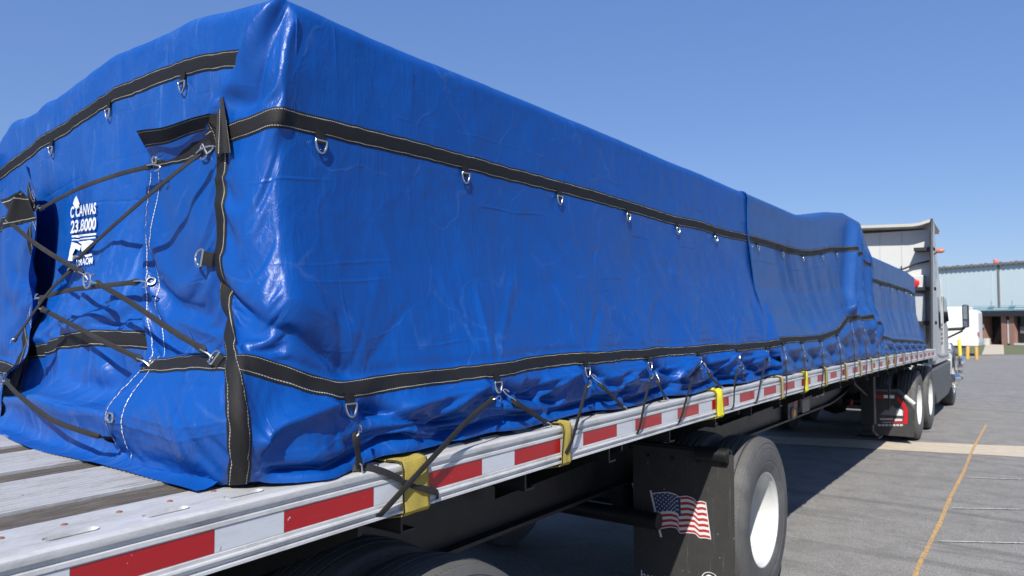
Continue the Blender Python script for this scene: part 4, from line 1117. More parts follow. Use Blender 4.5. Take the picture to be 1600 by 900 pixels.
# flag sticker
M['flag_red'] = simple('sticker_red', (0.36, 0.035, 0.03), .4, 0, .1); M['flag_white'] = simple('sticker_white', (0.62, 0.62, 0.63), .4, 0, .06); M['flag_blue'] = simple('sticker_blue', (0.03, 0.055, 0.13), .4, 0, .1)
topc = [(0, (1019, 771)), (.10, (1030, 769.5)), (.22, (1045, 769)), (.36, (1057, 772.5)), (.40, (1060, 776)), (.55, (1075, 775)), (.68, (1085, 779)), (.72, (1088, 784)), (.85, (1096, 783)), (1, (1103, 785))]
botc = [(0, (1031, 826)), (.10, (1041, 824)), (.22, (1050, 823)), (.36, (1059, 825)), (.40, (1062, 833)), (.55, (1075, 832)), (.68, (1087, 833)), (.72, (1093, 840)), (.85, (1102, 840)), (1, (1111, 842))]
def fc(a_, b_):
    A_ = np.array([p[0] for p in topc]); tu = np.interp(a_, A_, [p[1][0] for p in topc]); tv = np.interp(a_, A_, [p[1][1] for p in topc])
    bu = np.interp(a_, A_, [p[1][0] for p in botc]); bv = np.interp(a_, A_, [p[1][1] for p in botc])
    return tu + (bu - tu) * b_, tv + (bv - tv) * b_
mb = MB(); nx = 30
for i in range(13):
    for j in range(nx):
        q = []
        for aa, bb in ((j / nx, i / 13), ((j + 1) / nx, i / 13), ((j + 1) / nx, (i + 1) / 13), (j / nx, (i + 1) / 13)):
            u_, v_ = fc(aa, bb); p = flapp(u_, v_); q.append((p.x, fY - .0025, p.z))
        mb.add(q, [(0, 1, 2, 3)], mi=2 if (i < 7 and j < nx * .42) else (0 if i % 2 == 0 else 1))
for r_ in range(9):
    for c_ in range(6 if r_ % 2 == 0 else 5):
        aa = (.035 + .07 * c_ + (0 if r_ % 2 == 0 else .035)); bb = (.5 + r_) / 9 * 7 / 13
        u_, v_ = fc(aa, bb); V = []
        for k in range(10):
            rr = 1.5 if k % 2 == 0 else .65; t = -math.pi/2 + k * math.pi / 5; p = flapp(u_ + rr * math.cos(t), v_ + rr * 1.0 * math.sin(t)); V.append((p.x, fY - .0040, p.z))
        mb.add(V, [tuple(range(10))], mi=1)
# white outline and pole
for seq in ([fc(t, 0) for t in np.linspace(0, 1, 30)], [fc(t, 1) for t in np.linspace(0, 1, 30)], [fc(1, t) for t in np.linspace(0, 1, 6)]):
    for p, q in zip(seq[:-1], seq[1:]):
        P0, P1 = flapp(*p), flapp(*q); dn = (P1 - P0).normalized(); nn = Vector((-dn.z, 0, dn.x)) * .0025
        mb.add([tuple(Vector((x.x, fY - .0045, x.z))) for x in (P0 - nn, P1 - nn, P1 + nn, P0 + nn)], [(0, 1, 2, 3)], mi=1)
P0, P1 = flapp(1017, 766), flapp(1033.5, 839); mb.add([(P0.x - .007, fY - .0045, P0.z), (P0.x + .007, fY - .0045, P0.z), (P1.x + .007, fY - .0045, P1.z), (P1.x - .007, fY - .0045, P1.z)], [(0, 1, 2, 3)], mi=1)
o = mb.build('flag_sticker', M['flag_red'], fl, fix=False, mats=[M['flag_white'], M['flag_blue']]); o['label'] = 'waving stars and stripes flag sticker on the mud flap'
V, F = text_mesh('humi', .085); P0 = flapp(1001, 905); mb = MB(); mb.add([(P0.x + x, fY - .0040, P0.z + z_) for x, z_ in V], F); mb.build('lettering', M['flag_white'], fl, fix=False)
P0 = flapp(1110, 906); mb = MB(); n_ = 40; V = []
for k in range(n_):
    t = 2*math.pi*k/n_; V += [(P0.x + .052 * math.cos(t), fY - .0040, P0.z + .045 * math.sin(t)), (P0.x + .047 * math.cos(t), fY - .0040, P0.z + .041 * math.sin(t))]
mb.add(V, [(2*i, 2*i+1, (2*i+3) % (2*n_), (2*i+2) % (2*n_)) for i in range(n_)]); mb.add([(P0.x - .03, fY - .0040, P0.z + .015), (P0.x - .01, fY - .0040, P0.z + .03), (P0.x + .01, fY - .0040, P0.z + .026), (P0.x + .0, fY - .0040, P0.z - .01)], [(0, 1, 2, 3)])
mb.build('round_emblem', M['flag_white'], fl, fix=False)
# side marker light, data plates, lettering on the beam
M['amber'] = simple('amber_lens', (0.9, 0.33, 0.02), .2, 0, .1); M['grey_plate'] = simple('grey_plate', (0.16, 0.16, 0.165), .5, 0, .3, 60)
M['dim_letter'] = simple('pale_lettering', (0.42, 0.42, 0.44), .6, 0, .3, 20); M['pink_plate'] = simple('faded_red_plate', (0.30, 0.11, 0.12), .6, 0, .3, 20)
P = onX(1243.5, 646, -.70); mb = MB(); mb.box((-.79, P.y - .16, .76), (-.735, P.y + .20, 1.25)); mb.build('marker_bracket', M['black_steel'], trailer, bevel=.004)
mb = MB(); mb.lathe([(.0, .068), (.012, .068), (.02, .055), (.02, .046)], (-.735, P.y, P.z), 'X', 24); lt = mb.build('side_marker_light', M['grey_plate'], trailer, True)
mb = MB(); mb.lathe([(.008, .046), (.024, .042), (.032, .025), (.034, .001)], (-.735, P.y, P.z), 'X', 24); mb.build('lens', M['amber'], lt, True)
for (u0, v0, u1, v1, mm, nm) in ((1240, 627, 1246, 635, 'pink_plate', 'warning_sticker'), (1253.5, 626, 1265, 641, 'grey_plate', 'data_plate')):
    A_, B_ = onX(u0, v0, -.733), onX(u1, v1, -.733); mb = MB(); mb.box((-.7335, A_.y, B_.z), (-.7315, B_.y, A_.z)); mb.build(nm, M[mm], trailer)
A_ = onX(1272, 622, -.79); V, F = text_mesh('AINE', .20, .006); mb = MB(); mb.add([(-.7915, A_.y + x * 1.1, A_.z + z_) for x, z_ in V], F); mb.build('lettering', M['dim_letter'], trailer, fix=False)
# landing gear
for X_ in (-.56, -2.04):
    lg = MB(); lg.box((X_ - .085, 11.12, .35), (X_ + .085, 11.28, 1.22)); lg.box((X_ - .06, 11.14, .22), (X_ + .06, 11.26, .36)); lg.box((X_ - .15, 11.06, .175), (X_ + .15, 11.34, .195)); lg.prism([(X_ - .12, .195), (X_ + .12, .195), (X_ + .06, .26), (X_ - .06, .26)], 'Y', 11.12, 11.28)
    lg.build('landing_leg', M['black_steel'], trailer, bevel=.006)
mb = MB(); mb.tube([(-.64, 11.2, .95), (-1.96, 11.2, .95)], .03, 10); mb.tube([(-.56, 11.1, .75), (-.75, 10.3, 1.15)], .022, 8); mb.tube([(-.4, 11.2, .9), (-.30, 11.2, .9), (-.30, 11.2, .6)], .012, 8); mb.build('landing_gear_brace', M['black_steel'], trailer, True)
#==PART4==

# ------------------------------------------------------------------ D rings sewn to the bands
def frame_from(n, dn):
    n = Vector(n).normalized(); dn = Vector(dn); dn = (dn - n * dn.dot(n)).normalized(); return n, dn, n.cross(dn)
def d_ring(parent, p, n, dn=(0, 0, -1), s=1.0, detail=True, lift=.008):
    """a webbing tab holding a steel D ring that hangs along dn; p = lower edge of the band"""
    n, dn, sd = frame_from(n, dn); p = Vector(p)
    mb = MB(); pts = []
    w2, hh = .019 * s, .034 * s
    c = p + dn * (.020 * s) + n * lift
    for k in range(17):
        t = math.pi * k / 16; pts.append(c + sd * (w2 * math.cos(t)) + dn * (hh * math.sin(t) * .95))
    pts = [c + sd * w2 - dn * .003] + pts + [c - sd * w2 - dn * .003]; pts.append(pts[0])
    mb.tube(pts, .0030 * s, 8 if detail else 5, cap=False); r = mb.build('d_ring', M['steel'], parent, True)
    mb = MB(); a, b = p - dn * .012, p + dn * (.020 * s + .003)
    V = []
    th_ = lift - .003
    for q, o_ in ((a, .002), ((a + b) / 2, .002 + th_ * .6), (b + dn * .003, .0045 + th_), (b + dn * .003, .0005 + th_), ((a + b) / 2, -.002 + th_ * .6), (a, -.003)):
        for k in (-1, -.33, .33, 1): V.append(q + sd * (k * .0155 * s) + n * (o_ + (.0015 if abs(k) < .5 else 0)))
    F = []
    for i in range(6):
        for j in range(3): i2 = (i + 1) % 6; F.append((i*4+j, i*4+j+1, i2*4+j+1, i2*4+j))
    mb.add(V, F, uv=[(i * .01, .3) for i in range(len(V))]); mb.build('webbing_tab', M['band'], r, True)
    return c + dn * hh * .9, r

def strap_thing(pts, label, nrm=(1, 0, 0), w_=.017, hooks=(1, 1), group='rubber tie down straps', via=None, th=.0042, hookdir=(None, None), twist=0.0, name='rubber_strap'):
    """flat rubber strap with a thickened eyelet and a wire S hook at each end"""
    pts = [Vector(p) for p in pts]; nrm = Vector(nrm).normalized()
    root = thing(name, label, 'strap', pts[0], group)
    # smooth the path
    P = []
    for i in range(len(pts) - 1):
        p0 = pts[max(i-1, 0)]; p1 = pts[i]; p2 = pts[i+1]; p3 = pts[min(i+2, len(pts)-1)]
        n_ = max(4, int((p2 - p1).length / .012))
        for k in range(n_):
            t = k / n_; P.append(0.5*((2*p1) + (p2-p0)*t + (2*p0-5*p1+4*p2-p3)*t*t + (3*p1-p0-3*p2+p3)*t**3) if len(pts) > 2 else p1.lerp(p2, t))
    P.append(pts[-1]); n = len(P)
    cum = [0]
    for i in range(1, n): cum.append(cum[-1] + (P[i] - P[i-1]).length)
    T_ = cum[-1]; V = []; F = []; uv = []
    prof = [(-.5, -.25), (-.35, -.5), (.35, -.5), (.5, -.25), (.5, .25), (.35, .5), (-.35, .5), (-.5, .25)]
    for i, p in enumerate(P):
        t = (P[min(i+1, n-1)] - P[max(i-1, 0)]).normalized(); nn = (nrm - t * nrm.dot(t)).normalized()
        if twist: nn = Matrix.Rotation(twist * cum[i] / T_, 3, t) @ nn
        sd = t.cross(nn); d0 = cum[i]; d1 = T_ - cum[i]
        d = min(d0 if hooks[0] else 9, d1 if hooks[1] else 9)
        ww = w_ * (1 + .42 * math.exp(-((d - .016) / .016) ** 2)) * (0.55 + .45 * min(1, d / .010)); tt_ = th * (1 + 1.0 * math.exp(-((d - .014) / .016) ** 2))
        for a, b in prof: V.append(p + sd * (a * ww) + nn * (b * tt_)); uv.append((cum[i], a))
    for i in range(n - 1):
        for j in range(8): F.append((i*8+j, i*8+(j+1) % 8, (i+1)*8+(j+1) % 8, (i+1)*8+j))
    F += [tuple(reversed(range(8))), tuple(range((n-1)*8, n*8))]
    mb = MB(); mb.add(V, F, uv); mb.build('rubber_band', M['rubber'], root, True)
    for e, (idx, idn) in enumerate(((0, 1), (-1, -2))):
        if not hooks[e]: continue
        p = P[idx]; t = (P[idx] - P[idn * 2]).normalized()
        if hookdir[e] is not None: t = (t + Vector(hookdir[e])).normalized()
        nn = (nrm - t * nrm.dot(t)).normalized(); sd = t.cross(nn); q = p - t * .012
        path = [q + sd*.004 - nn*.010 + t*.006, q - nn*.008 - t*.004, q + nn*.000 - t*.006, q + nn*.008 - t*.001, q + nn*.009 + t*.012, q + nn*.006 + t*.028, q + nn*.002 + sd*.004 + t*.042, q - nn*.001 + sd*.010 + t*.052, q + sd*.017 + t*.050, q + sd*.020 + t*.040, q + sd*.019 + t*.030]
        mb = MB(); mb.tube(path, .0026, 8); mb.build('wire_hook', M['steel'], root, True)
    return root

# upper rings of the rear tarp
up_pos = []
for u_, y_ in ((500, 212), (725, 260), (872, 295), (980, 325), (1057, 348), (1117, 363)):
    p = T(u_, y_, 'X', -.165); s_ = p[1] - 1.19
    q, n = clA.at(s_, VU - .024, .004); d_ring(tarpA, q, n)
# upper band of the rear panel
for u_ in (267, 140, 45):
    p = T(u_, 150, 'Y', 1.2); s_ = (-0.19 - p[0]) / .985
    q, n = clB.at(s_, VUB - .024, .004); d_ring(tarpA, q, n)
# ring on the vertical band
q, n = clA.at(-.23, .57, .006); d_ring(tarpA, q, n, (-1, -.2, .15), 1.3, lift=.018)
# ring tabs on the lower band of the side
ringP = []
for s0 in rs:
    q, n = clA.at(s0, VL - .024, .004); q = Vector(q); n = Vector((1, 0, .1))
    e, r = d_ring(tarpA, q, n, (0.25, 0, -1)); ringP.append(e)
words = ['first', 'second', 'third', 'fourth', 'fifth', 'sixth', 'seventh', 'eighth', 'ninth', 'tenth', 'eleventh', 'twelfth', 'thirteenth', 'fourteenth', 'fifteenth', 'sixteenth', 'seventeenth', 'eighteenth', 'nineteenth', 'twentieth']
def railpt(u, v, X=.012): return Vector(T(u, v, 'X', X))
# straps from the side rings: (ring, [pixel route], which way)
G = 'rubber straps tying the tarps to the rail'
def under(p): return Vector((-.028, p.y + .004, dz(p.y) - .142))
s_def = [
    (0, [(557, 690, .004), (562, 732, -.01)], 'short black rubber strap hanging straight down from the first lower D ring', False),
    (1, [(733, 655, .020), (665, 727, .024), (600, 798, .012)], 'long rubber strap slanting left from the second D ring across the red tape', True),
    (1, [(820, 638, .010), (856, 662, -.020)], 'rubber strap slanting right from the second D ring to the deck edge', False),
    (2, [(907, 640, .018), (893, 690, .018), (881, 712, .010)], 'rubber strap dropping from the third D ring beside the second yellow strap', True),
    (2, [(950, 612, .008), (975, 637, -.020)], 'rubber strap slanting right from the third D ring to the deck', False),
    (3, [(1008, 625, .018), (998, 672, .012)], 'rubber strap hanging almost straight from the fourth D ring over the rail', True),
    (3, [(1032, 606, .006), (1041, 623, -.020)], 'short rubber strap slanting right from the fourth D ring', False),
    (4, [(1078, 605, .018), (1063, 655, .012)], 'rubber strap leaning left from the fifth D ring over the red tape', True),
    (4, [(1112, 590, .006), (1127, 605, -.020)], 'rubber strap slanting right behind the bright yellow winch strap', False),
    (5, [(1148, 598, .018), (1146, 634, .012)], 'rubber strap hanging vertically from the sixth D ring over the rail', True),
    (5, [(1160, 585, .006), (1166, 597, -.020)], 'short rubber strap slanting right from the sixth D ring', False),
    (6, [(1190, 590, .018), (1182, 626, .012)], 'rubber strap leaning left from the last D ring before the tarp seam', True)]
for ri, px, lab, rail in s_def:
    e = ringP[ri]; P = [e + Vector((.006, 0, -.045))]
    first = Vector(T(px[0][0], px[0][1], 'X', px[0][2])); d = (first - e).normalized()
    P = [e + d * .050 + Vector((.006, 0, 0))] + [Vector(T(u_, v_, 'X', X_)) for u_, v_, X_ in px]
    if rail: P.append(under(P[-1]))
    strap_thing(P, lab, (1, 0, .15), hooks=(1, 0) if rail else (1, 1), group=G)
# strap lying along the deck edge from the tarp's hem and over the rail under the first yellow strap
strap_thing([railpt(541, 731, -.05), railpt(565, 730, -.02), railpt(600, 737, .004), railpt(645, 758, .014), railpt(684, 770, .010), under(railpt(688, 774))], 'rubber strap hooked to the tarp hem and crossing the rail at the first yellow strap', (1, 0, .6), hooks=(1, 0), group=G, w_=.020)
mb = MB(); gp = railpt(502, 737, -.058)
pts = [gp + Vector((.004, .013 * math.cos(t), .008 * math.sin(t))) for t in np.linspace(0, 2*math.pi, 17)]; mb.tube(pts, .0028, 6, cap=False); mb.build('hem_grommet', M['steel'], tarpA, True)

# rings and straps of the second tarp
for i, s0 in enumerate(ringsD):
    q, n = clD.at(s0, VU - .026, .006); d_ring(tarpD, q, n, detail=False)
    q, n = clD.at(s0, VL - .026, .006); e, r = d_ring(tarpD, Vector(q), (1, 0, .1), (.2, 0, -1), detail=False)
    lean = -.06 - .03 * ((i * 7) % 3)
    p1 = Vector((.014, e.y + lean, dz(e.y) - .01)); p2 = Vector((.014, e.y + lean * 1.7, dz(e.y) - .138))
    strap_thing([e + (p1 - e).normalized() * .05, p1, p2, under(p2)], words[i] + ' rubber strap on the second tarp, counted from the seam towards the tractor', (1, 0, .15), hooks=(1, 0), group='rubber straps on the second tarp')
    if i % 2 == 1:
        p3 = Vector((-.02, e.y + .20, dz(e.y) + .01))
        strap_thing([e + (p3 - e).normalized() * .05, p3], 'short forward slanting rubber strap from D ring ' + words[i] + ' past the seam', (1, 0, .15), group='rubber straps on the second tarp')

# --- lacing straps across the rear of the rear tarp
GR = 'rubber straps lacing the rear flaps'
def rp(u, v, Y): return Vector(T(u, v, 'Y', Y))
def surfA(s, v, off=.012): q, n = clA.at(s, v, off); return Vector(q)
NY = (0, -1, .2)
rear = [
    ([(62, 327, 1.10), (120, 296, 1.085), (180, 274, 1.09), (238, 259, 1.11)], 'rubber strap running from the left flap up to the grommet at the flap corner'),
    ([(316, 237, 1.10), (250, 290, 1.06), (180, 350, 1.05), (121, 404, 1.06)], 'long diagonal rubber strap from the upper right D ring down to the printed logo'),
    ([(113, 420, 1.06), (80, 452, 1.055), (50, 492, 1.05), (22, 533, 1.06)], 'rubber strap continuing the diagonal from the logo down to lower left'),
    ([(14, 346, 1.06), (60, 384, 1.05), (130, 427, 1.05)], 'rubber strap slanting down from the upper left bands to the loose ring'),
    ([(149, 441, 1.05), (200, 470, 1.04), (262, 512, 1.03), (322, 549, 1.045)], 'rubber strap slanting down right to the D ring on the lower band'),
    ([(60, 467, 1.09), (100, 455, 1.075), (140, 449, 1.075), (218, 440, 1.12)], 'nearly level rubber strap to the middle grommet of the right flap'),
    ([(64, 482, 1.09), (110, 506, 1.06), (165, 535, 1.05), (222, 562, 1.07)], 'rubber strap slanting down to the lower grommet of the right flap'),
    ([(8, 594, 1.00), (30, 618, .97), (80, 655, .96), (145, 679, .955), (185, 690, 1.03)], 'rubber strap low on the left lying over the loose bottom folds')]
hd = {1: ((.0, 0, 0), None)}
for i, (px, lab) in enumerate(rear):
    P = [rp(*p) for p in px]
    strap_thing(P, lab, NY, hooks=(1, 0) if i == 7 else (1, 1), group=GR, w_=.0155)
# loose ring where two straps meet, grommets on the flap edge, ring at the upper band
mb = MB(); c = rp(136, 438, 1.045)
mb.tube([c + Vector((.024 * math.cos(t), 0, .024 * math.sin(t))) for t in np.linspace(0, 2*math.pi, 21)], .0032, 8, cap=False); o = mb.build('steel_ring', M['steel'], None, True); tag(o, 'loose steel ring joining two rubber straps in front of the rear panel', 'ring')
for s_, v_ in ((-.615, VU - .005), (-.62, .555), (-.61, VL + .01), (-.62, .12)):
    q, n = clA.at(s_, v_, .005); q = Vector(q); n, dn, sd = frame_from(n, (0, 0, -1)); mb = MB()
    mb.tube([q + sd * (.0125 * math.cos(t)) + dn * (.0125 * math.sin(t)) for t in np.linspace(0, 2*math.pi, 19)], .0032, 8, cap=False); mb.build('grommet', M['steel'], tarpA, True)
q, n = clA.at(-.245, VU - .01, .006); d_ring(tarpA, q, n, (-.8, 0, -.5))
q, n = clA.at(-.27, VL - .0, .006); d_ring(tarpA, q, n, (-.9, 0, .35))
q, n = clA.at(-.44, VL + .0, .006)
# double stitching along the flap's free edge
def stitch(cl, path, wd=.0020, name='stitching', par=None, dash=.009, gap=.0025, off=.0022):
    path = np.array(path, float); seg = np.linalg.norm(np.diff(path, axis=0), axis=1); cum = np.r_[0, np.cumsum(seg)]
    mb = MB(); t = 0
    while t + dash < cum[-1]:
        q = []
        for k in (0, .5, 1):
            tt_ = t + dash * k; s_ = np.interp(tt_, cum, path[:, 0]); v_ = np.interp(tt_, cum, path[:, 1])
            d = np.array([np.interp(tt_ + .002, cum, path[:, 0]) - s_, np.interp(tt_ + .002, cum, path[:, 1]) - v_]); d /= np.linalg.norm(d) + 1e-9
            for sg in (-1, 1):
                p, _ = cl.at(s_ - d[1] * wd / 2 * sg, v_ + d[0] * wd / 2 * sg, off); q.append(tuple(p))
        mb.add(q, [(0, 1, 3, 2), (2, 3, 5, 4)]); t += dash + gap
    o = mb.build(name, M['thread'], par, fix=False); o['kind'] = 'stuff'; return o
vs = np.arange(0.03, .93, .01)
stitch(clA, [(-.638, v) for v in vs], par=tarpA); stitch(clA, [(-.592, v) for v in vs], par=tarpA)
stitch(clL, [(1.612, v) for v in vs], par=tarpA); stitch(clL, [(1.626, v) for v in vs], par=tarpA)

# folded-over corner of the flap above its grommet, underside of band and vinyl showing
def bil(a, b, c, d, s, t): return (a * (1-s) + b * s) * (1-t) + (d * (1-s) + c * s) * t
def patch(name, corners, m_, par, n1=24, n2=10, bulge=.0, uvs=(.3, 1), seed=0, swap=False):
    a, b, c, d = [Vector(T(*k)) for k in corners]; V = []; uv = []
    nn = (b - a).cross(d - a).normalized()
    for i in range(n2 + 1):
        for j in range(n1 + 1):
            s_, t_ = j / n1, i / n2; p = bil(a, b, c, d, s_, t_)
            p = p + nn * (bulge * math.sin(math.pi * s_) * .6 + .004 * math.sin(s_ * 9 + seed)) * 1.0
            V.append(tuple(p)); uv.append((t_ * uvs[0], s_) if swap else (s_ * uvs[0], 1 - t_ * uvs[1]))
    k = n1 + 1; F = [(i*k+j, i*k+j+1, (i+1)*k+j+1, (i+1)*k+j) for i in range(n2) for j in range(n1)]
    mb = MB(); mb.add(V, F, uv); return mb.build(name, m_, par, True, fix=False)
patch('folded_webbing', [(212, 206, 'Y', 1.075), (330, 176, 'Y', 1.10), (322, 203, 'Y', 1.135), (226, 232, 'Y', 1.125)], M['band'], tarpA, bulge=-.012, seed=1)
patch('folded_flap_corner', [(226, 231, 'Y', 1.126), (324, 201, 'Y', 1.137), (331, 222, 'Y', 1.150), (240, 262, 'Y', 1.150)], M['tarp'], tarpA, bulge=-.006, uvs=(.3, .1), seed=2)
# loose twisted tongue of the vertical band
patch('webbing', [(341, 146, 'Y', 1.135), (347, 150, 'Y', 1.132), (360, 238, 'Y', 1.112), (336, 240, 'Y', 1.112)], M['band'], tarpA, n1=8, n2=24, bulge=.005, uvs=(.16, 1), swap=True)
# bunched straps of webbing at the left
patch('webbing', [(0, 312, 'Y', 1.06), (30, 296, 'Y', 1.05), (56, 322, 'Y', 1.07), (30, 350, 'Y', 1.06)], M['band'], tarpA, bulge=.02)
patch('webbing', [(24, 300, 'Y', 1.04), (44, 306, 'Y', 1.06), (58, 344, 'Y', 1.08), (2, 356, 'Y', 1.06)], M['band'], tarpA, bulge=-.02, seed=3)

# white print on the rear panel, laid on the vinyl
def seen(p):
    d = Vector(p) - CAM; z_ = d.dot(fw); return 800 + F_PX * d.dot(rt) / z_, 450 - F_PX * d.dot(up) / z_
def on_panel(u_, v_, off=.010):
    """survey a point of the print on the rear panel: material coordinates under a sight line"""
    q = T(u_, v_, 'Y', 1.27); s_, w_ = (-.19 - q[0]) / .985, (q[2] - dz(1.2)) / .99
    for _ in range(9):
        p, n = clB.at(s_, w_, off); a, b_ = seen(p); s_ += .8 * (a - u_) / 185.; w_ += .8 * (b_ - v_) / 440.
    return tuple(p)
def print_fit(cl, txt, u0, v0, u1, v1, hpx, shear=.12, Yp=1.25, bold=.003):
    """letters fitted between two points of the panel (lower left, lower right) at a given height"""
    V, F = text_mesh(txt, .1, bold, shear, 1.0)
    xs_ = [x for x, _ in V]; zs_ = [z_ for _, z_ in V]; x0, x1 = min(xs_), max(xs_); z0, z1 = min(zs_), max(zs_)
    P = []
    for x, z_ in V:
        a = (x - x0) / (x1 - x0); b = (z_ - z0) / (z1 - z0)
        P.append(on_panel(u0 + (u1 - u0) * a, v0 + (v1 - v0) * a - hpx * b))
    mb = MB(); mb.add(P, F); return mb.build('lettering', M['print'], tarpA, fix=False)
print_fit(clB, 'C CANVAS', 110, 341, 150, 334, 18)
print_fit(clB, '23.8000', 110, 365, 150, 359, 20)
print_fit(clB, 'URAOM', 119, 416, 145, 412, 11)
mb = MB()
def prect(u0, v0, u1, v1, off=.008, n_=8):
    V = []
    for i in range(n_ + 1):
        for v_ in (v1, v0): V.append(on_panel(u0 + (u1 - u0) * i / n_, v_ - 4 * i / n_))
    mb.add(V, [(2*i, 2*i+2, 2*i+3, 2*i+1) for i in range(n_)])
prect(112, 368, 150, 371); mb.build('logo_print', M['print'], tarpA, fix=False); mb = MB(); prect(112, 374, 149, 376)
def pblob(px, off=.0082):
    V = []
    for u_, v_ in px:
        V.append(on_panel(u_, v_))
    mb.add(V, [tuple(range(len(V)))])
mb.build('logo_print', M['print'], tarpA, fix=False); mb = MB()
pblob([(112, 378), (120, 379), (127, 384), (124, 392), (118, 388), (114, 396), (112, 404), (108, 396)])
mb.build('logo_print', M['print'], tarpA, fix=False); mb = MB()
pblob([(122, 378), (140, 375), (147, 377), (143, 384), (136, 391), (130, 398), (127, 390), (128, 382)])
mb.build('logo_print', M['print'], tarpA, fix=False); mb = MB()
pblob([(132, 399), (143, 396), (144, 399), (134, 402)]); mb.build('logo_print', M['print'], tarpA, fix=False); mb = MB()
pblob([(108, 398), (112, 396), (117, 404), (113, 408), (106, 407)])
mb.build('logo_print', M['print'], tarpA, fix=False); mb = MB()
pblob([(116, 312), (119, 306), (122, 312), (124, 318), (121, 326), (117, 325), (114, 318)])
mb.build('logo_print', M['print'], tarpA, fix=False)

# ------------------------------------------------------------------ yellow winch straps over the rail
def winch_strap(Yc, wd, label, m_, skew=0.0, fold=False):
    root = thing('winch_strap', label, 'strap', (0, Yc, dz(Yc)), 'yellow winch straps over the rail')
    prof = [(-.16, .006), (-.09, .006), (-.05, .006), (-.016, .007), (.003, .003), (.009, -.010), (.0095, -.05), (.010, -.10), (.012, -.130), (.004, -.140), (-.03, -.148), (-.08, -.16)]
    V = []; uv = []; n_ = 9; cum = 0; pr = None
    for i, (x, z_) in enumerate(prof):
        if pr: cum += math.hypot(x - pr[0], z_ - pr[1])
        pr = (x, z_)
        for j in range(n_):
            a = j / (n_ - 1) - .5; dd = .0015 * math.cos(a * 9 + i) 
            y = Yc + a * wd + skew * cum * (1 if i > 3 else .3)
            V.append((x + dd * (x > -.01) + (.003 * abs(a) if fold else 0), y, dz(y) + z_ + (dd + .003 * (a > .3) if i < 5 else 0))); uv.append((cum, a * wd))
    F = [(i*n_+j, i*n_+j+1, (i+1)*n_+j+1, (i+1)*n_+j) for i in range(len(prof)-1) for j in range(n_-1)]
    mb = MB(); mb.add(V, F, uv); b = mb.build('yellow_webbing', m_, root, True); s_ = b.modifiers.new('t', 'SOLIDIFY'); s_.thickness = .0035; s_.offset = 1
    mb = MB(); e = []
    for x, z_ in prof[2:10]: e.append((x + .0045, Yc - wd / 2 + .002 + skew * .0, dz(Yc) + z_))
    for k in range(len(e)): e[k] = (V[(k+2)*n_][0] + .003, V[(k+2)*n_][1] + .001, V[(k+2)*n_][2] + (.003 if k < 3 else 0))
    mb.tube(e, .0024, 6); mb.build('dark_selvedge', M['rubber'], root, True)
    return root
wl = ['wide yellow webbing strap over the rail, nearest the camera', 'second yellow strap over the rail, narrow with a dark curled edge', 'clean bright yellow strap over the rail below the big side panel',
      'tan yellow strap over the rail just before the tarp seam', 'bright yellow strap over the rail just past the tarp seam', 'yellow strap with black marks, second past the seam', 'third dull yellow strap past the seam', 'fourth dull yellow strap past the seam, below the tall stack',
      'fifth yellow strap past the seam, below the tall stack', 'yellow strap over the rail near the landing gear', 'yellow strap over the rail just ahead of the landing gear', 'last yellow strap on the rail, near the tractor wheels']
for (u_, wd, mm, sk, fo), lab in zip(((643, .105, 'yellow', .04, 0), (886, .060, 'yellow', -.1, 1), (1120, .105, 'yellow_bright', .05, 0), (1219.5, .06, 'tan', 0, 1), (1257.5, .10, 'yellow_bright', 0, 0), (1289, .07, 'yellow', 0, 1), (1321, .07, 'tan', 0, 1), (1344, .07, 'tan', 0, 0), (1362, .06, 'tan', 0, 0), (1386, .08, 'yellow', 0, 0), (1398, .05, 'tan', 0, 0), (1411, .05, 'tan', 0, 0)), wl):
    winch_strap(rail_Y(u_), wd, lab, M[mm], sk, fo)
#==PART5==

# ------------------------------------------------------------------ tractor unit
M['cab_white'] = simple('cab_white_paint', (0.53, 0.535, 0.51), 0.32, 0, 0.05, 3, dirt=(0.50, 0.49, 0.46))
M['cab_grey'] = simple('fairing_grey', (0.42, 0.44, 0.45), 0.42, 0, 0.08, 4, dirt=(0.30, 0.29, 0.28))
M['cab_dark'] = simple('chassis_fairing_grey', (0.085, 0.088, 0.092), 0.55, 0, 0.25, 6, dirt=(0.16, 0.155, 0.15))
M['glass'] = simple('dark_window_glass', (0.015, 0.018, 0.02), 0.06, 0, 0.1)
M['chrome'] = simple('chrome', (0.8, 0.8, 0.8), 0.12, 1.0, 0.05)
M['red_lens'] = simple('red_lens', (0.62, 0.015, 0.02), 0.25, 0, 0.1)
tractor = thing('semi_tractor', 'white sleeper cab semi tractor with grey side fairing coupled to the flatbed trailer', 'truck', (-1.3, 15.0, 0.0))
XR = -.085; XLf = -2.515; YB = 14.90
def loft(sections, name, m_, parent, bevel=0, smooth=True, mats=None, caps=True):
    """sections: (Y, [(x,z)...]) joined along Y"""
    V = []; F = []; k = len(sections[0][1])
    for y, s_ in sections: V += [(x, y, z_) for x, z_ in s_]
    for i in range(len(sections) - 1):
        for j in range(k): F.append((i*k+j, (i+1)*k+j, (i+1)*k+(j+1) % k, i*k+(j+1) % k))
    if caps: F += [tuple(range(k)), tuple(range((len(sections)-1)*k, len(sections)*k))]
    mb = MB(); mb.add(V, F); return mb.build(name, m_, parent, smooth, bevel=bevel)
